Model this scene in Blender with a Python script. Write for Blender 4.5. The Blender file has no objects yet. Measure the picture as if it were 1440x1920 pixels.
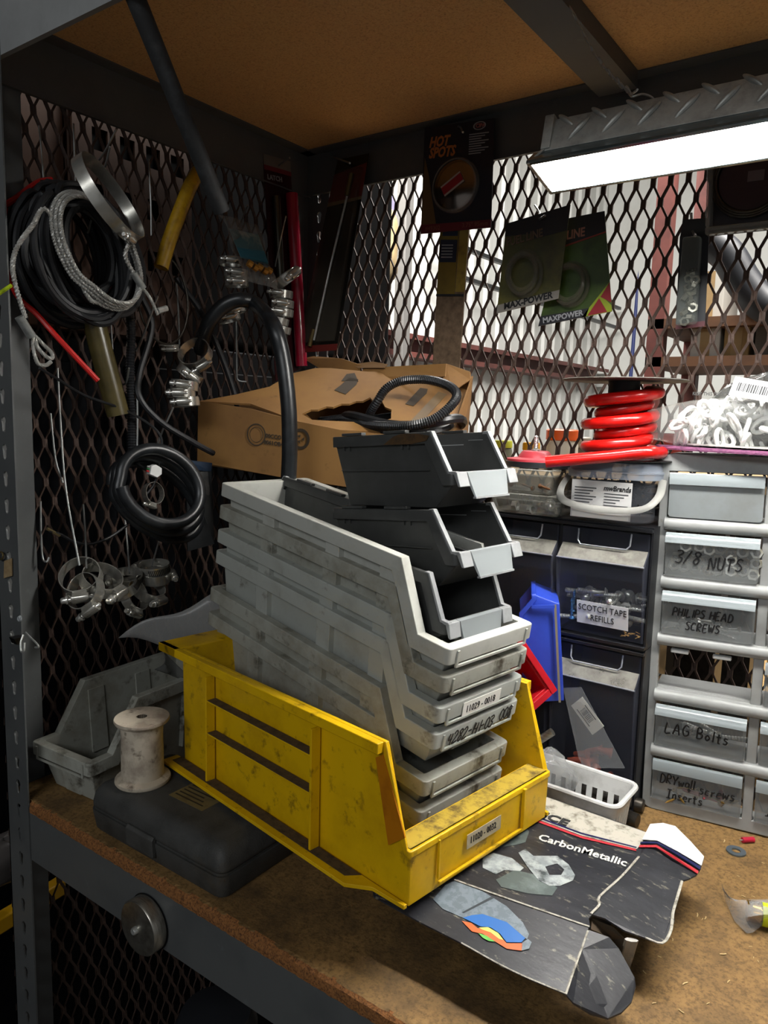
import bpy, bmesh, math, random
from math import sin, cos, pi, radians
from mathutils import Vector, Matrix, Euler
random.seed(7)
S = bpy.context.scene
COL = S.collection

# ---------------------------------------------------------------- camera
CAM = Vector((0.8668, -0.4650, 0.4973))
YAW, PITCH, ROLL, FPX = radians(-35.52), radians(-7.57), radians(1.51), 1400.0
_f = Vector((sin(YAW)*cos(PITCH), cos(YAW)*cos(PITCH), sin(PITCH)))
_r = Vector((cos(YAW), -sin(YAW), 0))
_u = _r.cross(_f)
_R = _r*cos(ROLL) + _u*sin(ROLL)
_U = -_r*sin(ROLL) + _u*cos(ROLL)
cd = bpy.data.cameras.new('camera')
cd.sensor_fit = 'VERTICAL'; cd.sensor_height = 24; cd.lens = 24*FPX/1920
cd.clip_start = 0.01
co = bpy.data.objects.new('camera', cd); COL.objects.link(co)
co.matrix_world = Matrix((( _R.x, _U.x, -_f.x, CAM.x), (_R.y, _U.y, -_f.y, CAM.y), (_R.z, _U.z, -_f.z, CAM.z), (0, 0, 0, 1)))
S.camera = co

# ---------------------------------------------------------------- world, lights, exposure
w = bpy.data.worlds.new('world'); S.world = w; w.use_nodes = True
bg = w.node_tree.nodes['Background']
bg.inputs[0].default_value = (0.84, 0.86, 0.88, 1); bg.inputs[1].default_value = 0.18

def area(name, loc, target, size, size_y, power, col):
    l = bpy.data.lights.new(name, 'AREA'); l.shape = 'RECTANGLE'; l.size = size; l.size_y = size_y
    l.energy = power; l.color = col
    o = bpy.data.objects.new(name, l); COL.objects.link(o)
    o.location = loc
    o.rotation_euler = (Vector(target)-Vector(loc)).to_track_quat('-Z', 'Y').to_euler()
    return o
# unseen lights added to brighten the hall beyond the rack and its aisle side
area('hall_fill_light', (0.4, 1.9, 2.3), (0.3, 2.9, 0.6), 2.4, 0.5, 190, (1.0, 0.97, 0.92))
area('hall_fill_light', (-1.2, 2.2, 2.3), (-1.3, 3.0, 0.5), 1.2, 0.4, 45, (1.0, 0.97, 0.92))
area('hall_fill_light', (0.9, 1.6, 2.45), (0.9, 1.65, 0), 1.6, 0.5, 75, (1.0, 0.97, 0.92))
area('aisle_fill_light', (1.1, -2.6, 1.75), (0.4, 0.2, 0.5), 1.8, 0.5, 24, (0.95, 0.98, 1.0))

v = S.view_settings
v.view_transform = 'Standard'; v.look = 'None'; v.gamma = 1.0; v.exposure = 0.12
try: v.use_curve_mapping = False
except Exception: pass

# ---------------------------------------------------------------- measuring helpers (where things stand)
def ray(px, py):
    return _R*((px-720)/FPX) - _U*((py-960)/FPX) + _f
def at(px, py, X=None, Y=None, Z=None):
    d = ray(px, py)
    if X is not None: k = (X-CAM.x)/d.x
    elif Y is not None: k = (Y-CAM.y)/d.y
    else: k = (Z-CAM.z)/d.z
    return CAM + d*k

# ---------------------------------------------------------------- materials
MATS = {}
def lin(c):
    if isinstance(c, str):
        c = [int(c[i:i+2], 16)/255 for i in (0, 2, 4)]
        c = [x/12.92 if x <= .04045 else ((x+.055)/1.055)**2.4 for x in c]
    return (c[0], c[1], c[2], 1)
def mat(name, col, rough=.5, metal=0., col2=None, nscale=40, lo=.45, hi=.7, bump=0., bscale=200, alpha=None,
        emit=None, coat=0., col3=None, n3=8, lo3=.5, hi3=.65, stretch=None, spec=.5, trans=0., ior=1.45, arange=.35):
    if name in MATS: return MATS[name]
    m = bpy.data.materials.new(name); m.use_nodes = True
    nt = m.node_tree; N = nt.nodes; L = nt.links
    b = N['Principled BSDF']
    b.inputs['Base Color'].default_value = lin(col)
    b.inputs['Roughness'].default_value = rough; b.inputs['Metallic'].default_value = metal
    b.inputs['Specular IOR Level'].default_value = spec
    b.inputs['Coat Weight'].default_value = coat
    b.inputs['IOR'].default_value = ior
    if trans: b.inputs['Transmission Weight'].default_value = trans
    tc = N.new('ShaderNodeTexCoord'); mp = N.new('ShaderNodeMapping')
    L.new(tc.outputs['Object'], mp.inputs[0])
    if stretch: mp.inputs['Scale'].default_value = stretch
    src = None
    def layer(prev, c, sc, l, h, seed):
        n = N.new('ShaderNodeTexNoise'); n.inputs['Scale'].default_value = sc; n.inputs['Detail'].default_value = 6
        n.inputs['Roughness'].default_value = .65
        ad = N.new('ShaderNodeVectorMath'); ad.operation = 'ADD'; ad.inputs[1].default_value = (seed, seed*.7, seed*1.3)
        L.new(mp.outputs[0], ad.inputs[0]); L.new(ad.outputs[0], n.inputs['Vector'])
        r = N.new('ShaderNodeMapRange'); r.inputs['From Min'].default_value = l; r.inputs['From Max'].default_value = h
        L.new(n.outputs['Fac'], r.inputs['Value'])
        mx = N.new('ShaderNodeMix'); mx.data_type = 'RGBA'
        L.new(r.outputs['Result'], mx.inputs['Factor'])
        if prev is None: mx.inputs[6].default_value = lin(col)
        else: L.new(prev, mx.inputs[6])
        mx.inputs[7].default_value = lin(c)
        return mx.outputs[2]
    if col2 is not None: src = layer(src, col2, nscale, lo, hi, 1.7)
    if col3 is not None: src = layer(src, col3, n3, lo3, hi3, 9.1)
    if src is not None: L.new(src, b.inputs['Base Color'])
    if bump:
        n = N.new('ShaderNodeTexNoise'); n.inputs['Scale'].default_value = bscale; n.inputs['Detail'].default_value = 4
        L.new(mp.outputs[0], n.inputs['Vector'])
        bp = N.new('ShaderNodeBump'); bp.inputs['Strength'].default_value = bump; bp.inputs['Distance'].default_value = .002
        L.new(n.outputs['Fac'], bp.inputs['Height']); L.new(bp.outputs[0], b.inputs['Normal'])
    if emit:
        b.inputs['Emission Color'].default_value = lin(emit[0]); b.inputs['Emission Strength'].default_value = emit[1]
    if alpha is not None:
        out = N['Material Output']
        tr = N.new('ShaderNodeBsdfTransparent'); mix = N.new('ShaderNodeMixShader')
        fr = N.new('ShaderNodeLayerWeight'); fr.inputs['Blend'].default_value = .35
        mr = N.new('ShaderNodeMapRange'); mr.inputs['To Min'].default_value = alpha; mr.inputs['To Max'].default_value = min(1, alpha+arange)
        L.new(fr.outputs['Facing'], mr.inputs['Value']); L.new(mr.outputs['Result'], mix.inputs[0])
        L.new(tr.outputs[0], mix.inputs[1]); L.new(b.outputs[0], mix.inputs[2]); L.new(mix.outputs[0], out.inputs['Surface'])
    MATS[name] = m
    return m

# ---------------------------------------------------------------- mesh building helpers
MW = {}
def frame(o, ux, uz=(0, 0, 1)):
    """matrix with origin o, x axis along ux, z as close to uz as possible"""
    x = Vector(ux).normalized(); z = Vector(uz); z = (z - x*z.dot(x)).normalized(); y = z.cross(x)
    return Matrix(((x.x, y.x, z.x, o[0]), (x.y, y.y, z.y, o[1]), (x.z, y.z, z.z, o[2]), (0, 0, 0, 1)))
def RT(loc=(0, 0, 0), rz=0, rx=0, ry=0):
    return Matrix.Translation(Vector(loc)) @ Euler((radians(rx), radians(ry), radians(rz))).to_matrix().to_4x4()
def spline(pts, n=8, closed=False):
    P = [Vector(p) for p in pts]; out = []; m = len(P)
    rng = range(m) if closed else range(m-1)
    for i in rng:
        if closed: p0, p1, p2, p3 = P[i-1], P[i], P[(i+1) % m], P[(i+2) % m]
        else:
            p1, p2 = P[i], P[i+1]
            p0 = P[i-1] if i else p1*2-p2
            p3 = P[i+2] if i+2 < m else p2*2-p1
        for k in range(n):
            t = k/n
            out.append(.5*((2*p1)+(p2-p0)*t+(2*p0-5*p1+4*p2-p3)*t*t+(3*p1-p0-3*p2+p3)*t**3))
    if not closed: out.append(P[-1])
    return out

class MB:
    def __init__(s): s.v = []; s.f = []; s.mi = []; s.cur = 0
    def add(s, vs, fs, M=None):
        b = len(s.v)
        s.v += [(M @ Vector(p)) if M is not None else Vector(p) for p in vs]
        for f in fs: s.f.append(tuple(b+i for i in f)); s.mi.append(s.cur)
        return s
    def box(s, lo, hi, M=None):
        x0, y0, z0 = lo; x1, y1, z1 = hi
        return s.add([(x0, y0, z0), (x1, y0, z0), (x1, y1, z0), (x0, y1, z0), (x0, y0, z1), (x1, y0, z1), (x1, y1, z1), (x0, y1, z1)],
              [(0, 3, 2, 1), (4, 5, 6, 7), (0, 1, 5, 4), (1, 2, 6, 5), (2, 3, 7, 6), (3, 0, 4, 7)], M)
    def hexa(s, p8):   # bottom 4 (ccw from above), top 4
        return s.add(p8, [(0, 3, 2, 1), (4, 5, 6, 7), (0, 1, 5, 4), (1, 2, 6, 5), (2, 3, 7, 6), (3, 0, 4, 7)])
    def loft(s, loops, capa=True, capb=True, closed=True, M=None):
        n = len(loops[0]); vs = [p for l in loops for p in l]; fs = []
        for k in range(len(loops)-1):
            for i in range(n if closed else n-1):
                j = (i+1) % n
                fs.append((k*n+i, k*n+j, (k+1)*n+j, (k+1)*n+i))
        if capa: fs.append(tuple(reversed(range(n))))
        if capb: fs.append(tuple(range((len(loops)-1)*n, len(loops)*n)))
        return s.add(vs, fs, M)
    def tube(s, path, r, seg=8, closed=False, M=None, caps=True, flat=None):
        P = [Vector(p) for p in path]; n = len(P)
        if n < 2: return s
        T = []
        for i in range(n):
            a = P[i-1] if (i or closed) else P[i]; b = P[(i+1) % n] if (i < n-1 or closed) else P[i]
            d = b-a; T.append(d.normalized() if d.length > 1e-9 else Vector((0, 0, 1)))
        up = Vector((0, 0, 1)) if abs(T[0].z) < .9 else Vector((1, 0, 0))
        x = T[0].cross(up).normalized(); loops = []
        for i in range(n):
            x = (x - T[i]*x.dot(T[i])).normalized(); y = T[i].cross(x)
            rr = r(i/(n-1)) if callable(r) else r
            k = flat or 1
            loops.append([P[i] + x*(rr*cos(2*pi*j/seg)) + y*(rr*k*sin(2*pi*j/seg)) for j in range(seg)])
        if closed: loops.append(loops[0])
        return s.loft(loops, caps and not closed, caps and not closed, True, M)
    def lathe(s, prof, seg=24, M=None, caps=False):
        loops = [[(r*cos(2*pi*j/seg), r*sin(2*pi*j/seg), z) for j in range(seg)] for r, z in prof]
        return s.loft(loops, caps, caps, True, M)
    def prism(s, poly, z0, z1, M=None):
        n = len(poly)
        return s.add([(p[0], p[1], z0) for p in poly]+[(p[0], p[1], z1) for p in poly],
                     [tuple(reversed(range(n))), tuple(range(n, 2*n))]+[(i, (i+1) % n, n+(i+1) % n, n+i) for i in range(n)], M)
    def grid(s, fn, nu, nv, thick=0., M=None):
        P = [[Vector(fn(i/nu, j/nv)) for j in range(nv+1)] for i in range(nu+1)]
        vs = [p for r in P for p in r]; k = nv+1
        fs = [(i*k+j, (i+1)*k+j, (i+1)*k+j+1, i*k+j+1) for i in range(nu) for j in range(nv)]
        return s.add(vs, fs, M)
    def plate(s, outer, holes, z0, z1, M=None):
        """flat plate with holes in the local xy plane"""
        bm = bmesh.new(); es = []
        for lp in [outer]+list(holes):
            vv = [bm.verts.new((p[0], p[1], z0)) for p in lp]
            es += [bm.edges.new((vv[i], vv[(i+1) % len(vv)])) for i in range(len(vv))]
        r = bmesh.ops.triangle_fill(bm, use_beauty=True, use_dissolve=False, edges=es)
        fs = [g for g in r['geom'] if isinstance(g, bmesh.types.BMFace)]
        if z1 != z0:
            e = bmesh.ops.extrude_face_region(bm, geom=fs)
            for g in e['geom']:
                if isinstance(g, bmesh.types.BMVert): g.co.z = z1
        bmesh.ops.recalc_face_normals(bm, faces=bm.faces)
        bm.verts.index_update()
        s.add([v.co.copy() for v in bm.verts], [tuple(v.index for v in f.verts) for f in bm.faces], M)
        bm.free(); return s
    def obj(s, name, mats, parent=None, smooth=False, bevel=0, local=False, bseg=2, solid=0, sub=0, fixn=True):
        me = bpy.data.meshes.new(name)
        vs = s.v
        o = bpy.data.objects.new(name, me); COL.objects.link(o)
        if parent is not None:
            o.parent = parent
            if not local:
                inv = MW[parent].inverted(); vs = [inv @ p for p in vs]
            MW[o] = MW[parent].copy()
        else:
            xs = [p.x for p in vs]; ys = [p.y for p in vs]; zs = [p.z for p in vs]
            c = Vector(((min(xs)+max(xs))/2, (min(ys)+max(ys))/2, min(zs)))
            if not local: vs = [p-c for p in vs]; o.location = c
            MW[o] = Matrix.Translation(o.location)
        me.from_pydata([tuple(p) for p in vs], [], s.f)
        if not isinstance(mats, (list, tuple)): mats = [mats]
        for m in mats: me.materials.append(m)
        if len(mats) > 1: me.polygons.foreach_set('material_index', s.mi)
        if fixn and len(s.f) < 60000:
            bm = bmesh.new(); bm.from_mesh(me); bmesh.ops.recalc_face_normals(bm, faces=bm.faces); bm.to_mesh(me); bm.free()
        if smooth:
            me.polygons.foreach_set('use_smooth', [True]*len(me.polygons))
            try: me.set_sharp_from_angle(angle=radians(42))
            except Exception: pass
        if solid:
            md = o.modifiers.new('thickness', 'SOLIDIFY'); md.thickness = solid; md.offset = 0
        if bevel:
            md = o.modifiers.new('edge', 'BEVEL'); md.width = bevel; md.segments = bseg; md.limit_method = 'ANGLE'; md.angle_limit = radians(35)
            if bevel and not smooth:
                me.polygons.foreach_set('use_smooth', [True]*len(me.polygons))
                md.harden_normals = True
        if sub:
            md = o.modifiers.new('smooth', 'SUBSURF'); md.levels = sub; md.render_levels = sub
        return o

def tag(o, label=None, cat=None, group=None, kind=None):
    if label: o['label'] = label
    if cat: o['category'] = cat
    if group: o['group'] = group
    if kind: o['kind'] = kind
    return o
def thing(name, label, cat, M=None, group=None, kind=None):
    o = bpy.data.objects.new(name, None); COL.objects.link(o); o.empty_display_size = .02
    M = M if M is not None else Matrix.Identity(4)
    if not isinstance(M, Matrix): M = Matrix.Translation(Vector(M))
    o.matrix_world = M; MW[o] = M.copy()
    return tag(o, label, cat, group, kind)
def copy_tree(o, parent=None):
    c = o.copy(); COL.objects.link(c)
    if parent is not None: c.parent = parent
    for ch in o.children: copy_tree(ch, c)
    return c
def dup(o, M, label=None):
    c = copy_tree(o); c.matrix_world = M; MW[c] = M.copy()
    if label: c['label'] = label
    return c

def text(name, s, size, M, m, parent, depth=.0003, shear=0., align='LEFT', xs=1., bold=0., spacing=1.):
    cu = bpy.data.curves.new('t', 'FONT'); cu.body = s; cu.size = size; cu.extrude = depth; cu.shear = shear; cu.align_x = align
    cu.space_character = spacing
    cu.offset = bold; cu.resolution_u = 2
    t = bpy.data.objects.new('t', cu); COL.objects.link(t)
    bpy.context.view_layer.update()
    me = bpy.data.meshes.new_from_object(t.evaluated_get(bpy.context.evaluated_depsgraph_get()))
    vs = [v.co.copy() for v in me.vertices]; fs = [tuple(p.vertices) for p in me.polygons]
    bpy.data.objects.remove(t); bpy.data.curves.remove(cu); bpy.data.meshes.remove(me)
    mb = MB(); mb.add([(p.x*xs, p.y, p.z) for p in vs], fs, M)
    return mb.obj(name, m, parent, fixn=False)

GLY = {  # one-stroke marker letters on a 0..1 high cell
 '0': [[(.3, 1), (.08, .75), (.08, .25), (.3, 0), (.52, .25), (.52, .75), (.3, 1)]], '1': [[(.2, 1), (.2, 0)]],
 '2': [[(.05, .8), (.25, 1), (.48, .8), (.3, .4), (.02, .05), (.3, .02), (.55, .1)]],
 '3': [[(.05, .95), (.35, 1), (.5, .8), (.22, .55), (.5, .35), (.35, .02), (.02, .1)]],
 '4': [[(.12, 1), (.05, .5), (.5, .48)], [(.42, .95), (.4, 0)]],
 '8': [[(.5, .85), (.28, 1), (.1, .8), (.45, .35), (.28, 0), (.08, .25), (.42, .65), (.5, .88)]],
 '-': [[(.05, .45), (.4, .48)]], '/': [[(.0, -.05), (.45, 1)]], '+': [[(.05, .45), (.55, .47)], [(.3, .75), (.29, .15)]], '.': [[(.1, .4), (.16, .42)]],
 'A': [[(0, 0), (.28, 1), (.55, 0)], [(.1, .38), (.46, .38)]], 'B': [[(.08, 0), (.08, 1), (.4, .9), (.4, .6), (.1, .52), (.5, .4), (.42, .05), (.08, 0)]],
 'C': [[(.5, .85), (.28, 1), (.05, .6), (.12, .1), (.5, .1)]], 'D': [[(.08, 0), (.1, 1), (.45, .8), (.52, .35), (.3, .03), (0, 0)]],
 'E': [[(.5, 1), (.1, .98), (.08, 0), (.5, .02)], [(.1, .5), (.42, .52)]], 'G': [[(.5, .9), (.25, 1), (.05, .55), (.2, .02), (.52, .12), (.52, .45), (.3, .45)]],
 'H': [[(.06, 1), (.04, 0)], [(.5, 1), (.48, 0)], [(.05, .5), (.5, .52)]], 'I': [[(.15, 1), (.13, 0)]],
 'J': [[(.0, 1), (.45, 1)], [(.25, 1), (.22, 0)], [(0, 0), (.42, .02)]],
 'L': [[(.1, 1), (.05, .02), (.5, .05)]], 'N': [[(.05, 0), (.08, 1), (.45, .05), (.5, 1)]], 'P': [[(.08, 0), (.1, 1), (.45, .95), (.48, .6), (.1, .5)]],
 'R': [[(.08, 0), (.1, 1), (.42, .95), (.42, .62), (.1, .5), (.5, 0)]], 'S': [[(.48, .9), (.25, 1), (.08, .75), (.45, .35), (.3, .02), (.02, .1)]],
 'T': [[(0, 1), (.55, .98)], [(.28, 1), (.26, 0)]], 'U': [[(.06, 1), (.08, .15), (.28, 0), (.45, .15), (.5, 1)]], 'W': [[(0, 1), (.15, 0), (.3, .65), (.45, 0), (.62, 1)]],
 'Y': [[(0, 1), (.27, .5), (.54, 1)], [(.27, .5), (.25, 0)]],
 'y': [[(.02, .55), (.2, .12)], [(.42, .6), (.08, -.35)]], 'w': [[(0, .55), (.1, 0), (.24, .4), (.36, 0), (.5, .55)]], 'a': [[(.38, .5), (.12, .5), (.08, .08), (.36, .15), (.4, .5), (.44, .02)]],
 'l': [[(.12, 1), (.12, 0)]], 's': [[(.36, .5), (.14, .55), (.1, .38), (.34, .22), (.24, 0), (.02, .05)]], 'c': [[(.36, .48), (.1, .48), (.06, .1), (.36, .04)]],
 'r': [[(.08, .52), (.1, 0)], [(.1, .35), (.34, .52)]], 'e': [[(.06, .3), (.38, .34), (.3, .55), (.08, .45), (.08, .08), (.38, .06)]], 'n': [[(.06, .5), (.06, 0)], [(.07, .4), (.3, .52), (.38, 0)]],
 't': [[(.18, .85), (.2, .05), (.34, .02)], [(0, .55), (.38, .58)]], 'o': [[(.2, .52), (.04, .25), (.2, 0), (.38, .25), (.2, .52)]]}
def scrawl(name, s, size, M, m, parent, width=.0011, slant=.12, gap=.16, jitter=.03):
    mb = MB(); x = 0; rnd = random.Random(hash(s) % 999 if False else len(s)*7+3)
    for ch in s:
        if ch == ' ': x += .45; continue
        g = GLY[ch]; jx, jy = rnd.uniform(-jitter, jitter), rnd.uniform(-jitter*2, jitter*2)
        wmax = max(p[0] for st in g for p in st)
        for st in g:
            pts = [((x+p[0]+slant*p[1]+jx)*size, (p[1]+jy)*size, 0.0003) for p in st]
            mb.tube(spline(pts, 4) if len(pts) > 2 else pts, width, 6, M=M, flat=.35)
        x += wmax+gap
    return mb.obj(name, m, parent)

# ================================================================ materials used widely
grey_steel = mat('grey_painted_steel', '4f5151', .5, .0, col2='454748', nscale=9, bump=.03, bscale=120, col3='5a5f60', n3=60, lo3=.62, hi3=.8)
light_steel = mat('pale_grey_painted_steel', '7e8080', .5, .0, col2='6c6e6e', nscale=7, lo=.5, hi=.8)
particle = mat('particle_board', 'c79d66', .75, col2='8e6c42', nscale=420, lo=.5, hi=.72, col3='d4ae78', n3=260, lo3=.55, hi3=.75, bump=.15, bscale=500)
worktop_m = mat('worn_particle_board', '86673c', .75, col2='55401f', nscale=260, lo=.45, hi=.7, col3='42331f', n3=11, lo3=.46, hi3=.72, bump=.3, bscale=420)
board_edge = mat('particle_board_edge', '8a5a2e', .85, col2='4a2c14', nscale=480, lo=.45, hi=.65, bump=.5, bscale=500)
rust_mesh = mat('rusty_brown_expanded_metal', '42332c', .65, .1, col2='5c463b', nscale=90, lo=.5, hi=.75, col3='3a2b25', n3=30, bump=.1)
zinc = mat('bright_zinc', 'c6c8c4', .28, .65, col2='a2a49f', nscale=120)
steel = mat('brushed_steel', 'a8a49a', .32, .9, col2='7c776d', nscale=60, stretch=(1, 1, 6))
dark_steel = mat('dull_dark_steel', '4a4640', .4, .8, col2='35322e', nscale=80)
black_rubber = mat('black_rubber', '17181a', .45, 0, col2='24262a', nscale=60)
black_plastic = mat('black_plastic', '141517', .35)
white_print = mat('white_print', 'd8d8d4', .6)
black_print = mat('black_marker', '101012', .6)
red_print = mat('red_print', '8c1420', .5)

def keyhole(cx, cz, a=.0050, b=.0030, d=.0108, n=8):
    """teardrop slot outline (round top, narrow tail)"""
    pts = [(cx + a*cos(t), cz + a*sin(t)) for t in [radians(-40 + i*260/n) for i in range(n+1)]]
    pts += [(cx + b*cos(t), cz-d + b*sin(t)) for t in [radians(180 + i*180/5) for i in range(6)]]
    return pts
def post(parent, M, flip, z0, z1, key=True):
    """L-shaped rivet post: front flange in local xz with keyholes, side flange going back"""
    mb = MB(); W = .05; t = .002
    zz = []; z = z0+.02
    while z < z1-.02: zz.append(z); z += .0327
    A = Matrix(((flip, 0, 0, 0), (0, 0, 1, 0), (0, 1, 0, 0), (0, 0, 0, 1)))
    hs = [keyhole(W*.56, q) for q in zz] if key else []
    # fill in slabs so every slot is a true hole
    k = 12
    zc = [z0]+[zz[i]+.0327/2-.003 for i in range(k-1, len(zz)-1, k)]+[z1]
    for a, b in zip(zc[:-1], zc[1:]):
        mb.plate([(0, a), (W, a), (W, b), (0, b)], [h for h, q in zip(hs, zz) if a < q < b], 0, t, M @ A)
    mb.box((0, 0, z0), (t*flip, W, z1), M)
    return mb.obj('post', grey_steel, parent)

rack = thing('shelving_unit', 'grey boltless steel shelving unit with particle board shelves and expanded metal sides', 'shelving', (0.5, .28, -.95))
post(rack, RT((-.052, -.002, 0)), 1, -.95, 1.3)
post(rack, Matrix.Translation((-.052, .5675, 0)) @ Matrix.Diagonal((1, -1, 1, 1)), 1, -.95, 1.3)
post(rack, Matrix.Translation((1.062, -.002, 0)) @ Matrix.Diagonal((-1, 1, 1, 1)), 1, -.95, 1.3, False)
post(rack, Matrix.Translation((1.062, .5675, 0)) @ Matrix.Diagonal((-1, -1, 1, 1)), 1, -.95, 1.3, False)
def beam(a, b, n, z0, z1, lip, m=grey_steel, t=.002, hem=.006):
    """angle beam from a to b; n points inward; vertical web z0..z1, top lip and a small bottom hem"""
    a, b, n = Vector(a), Vector(b), Vector(n)
    mb = MB()
    prof = [(0, z0), (hem, z0), (hem, z0+t), (t, z0+t), (t, z1-t), (lip, z1-t), (lip, z1), (0, z1)]
    mb.loft([[p + n*q[0] + Vector((0, 0, q[1])) for q in prof] for p in (a, b)])
    return mb.obj('beam', m, rack)
# upper shelf: underside of the board at z = .9365
beam((-.05, .0, 0), (-.05, .566, 0), (1, 0, 0), .866, .9365, .022)
beam((-.05, .563, 0), (1.06, .563, 0), (0, -1, 0), .868, .9365, .024)
beam((-.05, .0, 0), (1.06, .0, 0), (0, 1, 0), .878, .9365, .02, light_steel)
beam((1.06, .0, 0), (1.06, .566, 0), (-1, 0, 0), .866, .9365, .022)
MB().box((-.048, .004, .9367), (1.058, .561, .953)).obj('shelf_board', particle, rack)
mb = MB(); mb.box((.478, .004, .915), (.528, .54, .917)); mb.box((.478, .004, .917), (.480, .54, .9362)); mb.box((.526, .004, .917), (.528, .54, .9362))
mb.obj('centre_support', grey_steel, rack)
# worktop
beam((-.05, .0, 0), (1.06, .0, 0), (0, 1, 0), -.079, -.0145, .024)
beam((-.05, .563, 0), (1.06, .563, 0), (0, -1, 0), -.079, -.0145, .024)
beam((-.05, .0, 0), (-.05, .566, 0), (1, 0, 0), -.079, -.0145, .024)
rnd = random.Random(4)
mb = MB()
n = 240; top = []; 
def edge(u, k): # chipped front edge of the board
    return .0018*abs(sin(u*37+k))*rnd.random()
lo = [(-.001+.059*0, 0, 0)]
xs = [-.001 + 1.058*i/n for i in range(n+1)]
loops = []
for x in xs:
    c = .0007+rnd.random()*.0022; d = rnd.random()*.0012
    loops.append([(x, -.001+d, -.0143), (x, -.0012+d*.5, -.0143+.005), (x, -.0008+c*.5, -.0015-c), (x, .001+c*1.2, -.0002-c*.25), (x, .006, 0), (x, .06, 0), (x, .06, -.0143)])
mb.loft(loops); mb.box((-.048, .0601, -.0143), (1.058, .561, 0)); mb.box((-.048, .003, -.0143), (-.0012, .0599, 0))
wt = mb.obj('shelf_board', [worktop_m, board_edge], rack)
for p in wt.data.polygons:
    c = p.center + Vector((.5, .28, -.95))
    if p.normal.y < -.35 and c.y < .01: p.material_index = 1

def expanded(name, o, ax, n, W, H, m, parent, swd=.0222, lwd=.0508, sw=.0034, th=.0022, x0=0, z0=0):
    """expanded metal sheet: bonded strands, o lower corner, ax along the sheet, n its normal"""
    o, ax, n = Vector(o), Vector(ax), Vector(n); up = Vector((0, 0, 1)); mb = MB()
    nj = int(H/(lwd/2)); ni = int(W/swd)
    for j in range(nj):
        for i in range(ni+1):
            x = i*swd + (swd/2 if j % 2 else 0) + x0; z = j*lwd/2 + z0
            if x > W or z > H: continue
            for sg in (-1, 1):
                x2 = x + sg*swd/2; z2 = z + lwd/2
                if x2 < 0 or x2 > W: continue
                pts = [(x+sg*sw*.46, z-.0052), (x+sg*sw*.5, z+.0052), (x2-sg*sw*.5, z2-.0052), (x2-sg*sw*.46, z2+.0052)]
                loops = []
                for k, (a, b) in enumerate(pts):
                    tilt = .0009*sg if k in (1, 2) else 0
                    c = o + ax*a + up*b
                    h = sw*.5
                    loops.append([c - ax*h - n*(th/2) + n*tilt, c + ax*h - n*(th/2) - n*tilt, c + ax*h + n*(th/2) - n*tilt, c - ax*h + n*(th/2) + n*tilt])
                mb.loft(loops, False, False)
    return mb.obj(name, m, parent, fixn=False)
expanded('mesh_panel', (-.0555, 0, -.62), (0, 1, 0), (1, 0, 0), .57, 1.6, rust_mesh, rack)
expanded('mesh_panel', (-.052, .5705, -.02), (1, 0, 0), (0, -1, 0), 1.115, 1.0, rust_mesh, rack, z0=.012)

# ================================================================ the workshop around the rack
def struct(name, mb, m, **k): return tag(mb.obj(name, m, **k), kind='structure')
conc = mat('dusty_concrete', '5a5650', .85, col2='3e3a36', nscale=4, bump=.1)
struct('floor', MB().box((-4, -3, -1.0), (5, 7, -.95)), conc)
siding = mat('white_ribbed_siding', 'd9dad6', .55, col2='c4c3bd', nscale=3, lo=.5, hi=.8)
mb = MB(); x = -1.7
prof = []
y = -1.5
while y < 6.5:
    prof += [(0, y), (0, y+.14), (.022, y+.155), (.022, y+.185), (0, y+.20)]; y += .2
mb.loft([[(x+a, b, z) for a, b in prof] for z in (-.95, 2.7)], False, False, False)
wl = struct('wall_left', mb, siding, solid=.004)
struct('wall_back', MB().box((-1.8, 6.5, -.95), (5, 6.6, 2.7)), siding)
struct('ceiling', MB().box((-1.8, -3, 2.7), (5, 6.6, 2.78)), mat('pale_insulation', '8f8d88', .9, col2='787672', nscale=2))
maroon = mat('red_oxide_steel', '6b3a34', .6, col2='4a2723', nscale=6)
def girt(z, h=.13):   # C-shaped wall rail bolted along the siding
    mb = MB(); prof = [(0, z), (.14, z), (.14, z+.03), (.13, z+.03), (.13, z+.01), (.01, z+.01), (.01, z+h-.01), (.13, z+h-.01), (.13, z+h-.03), (.14, z+h-.03), (.14, z+h), (0, z+h)]
    mb.loft([[(-1.675+a, y, b) for a, b in prof] for y in (-1.4, 6.4)])
    return mb.obj('trim_1', maroon)
tag(girt(.815), kind='structure')

# ================================================================ hopper-front bins
def offset_profile(pf, d):
    """offset a (u,z) polyline downward/backward by d with mitred corners"""
    out = []; n = len(pf)
    for i, p in enumerate(pf):
        ns = []
        if i: a = pf[i-1]; b = p; ns.append((b[0]-a[0], b[1]-a[1]))
        if i < n-1: a = p; b = pf[i+1]; ns.append((b[0]-a[0], b[1]-a[1]))
        nn = [(-y/math.hypot(x, y)*-1*-1, x/math.hypot(x, y)*-1*-1) for x, y in ns]
        nn = [(y/math.hypot(x, y), -x/math.hypot(x, y)) for x, y in ns]   # right-hand normal: down/back for forward-running profile
        nx = sum(q[0] for q in nn); nz = sum(q[1] for q in nn); l = math.hypot(nx, nz); nx /= l; nz /= l
        c = nx*nn[0][0]+nz*nn[0][1]
        out.append((p[0]+nx*d/c, p[1]+nz*d/c))
    # normals of a slope running forward and down point down-and-back
    return out
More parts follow.
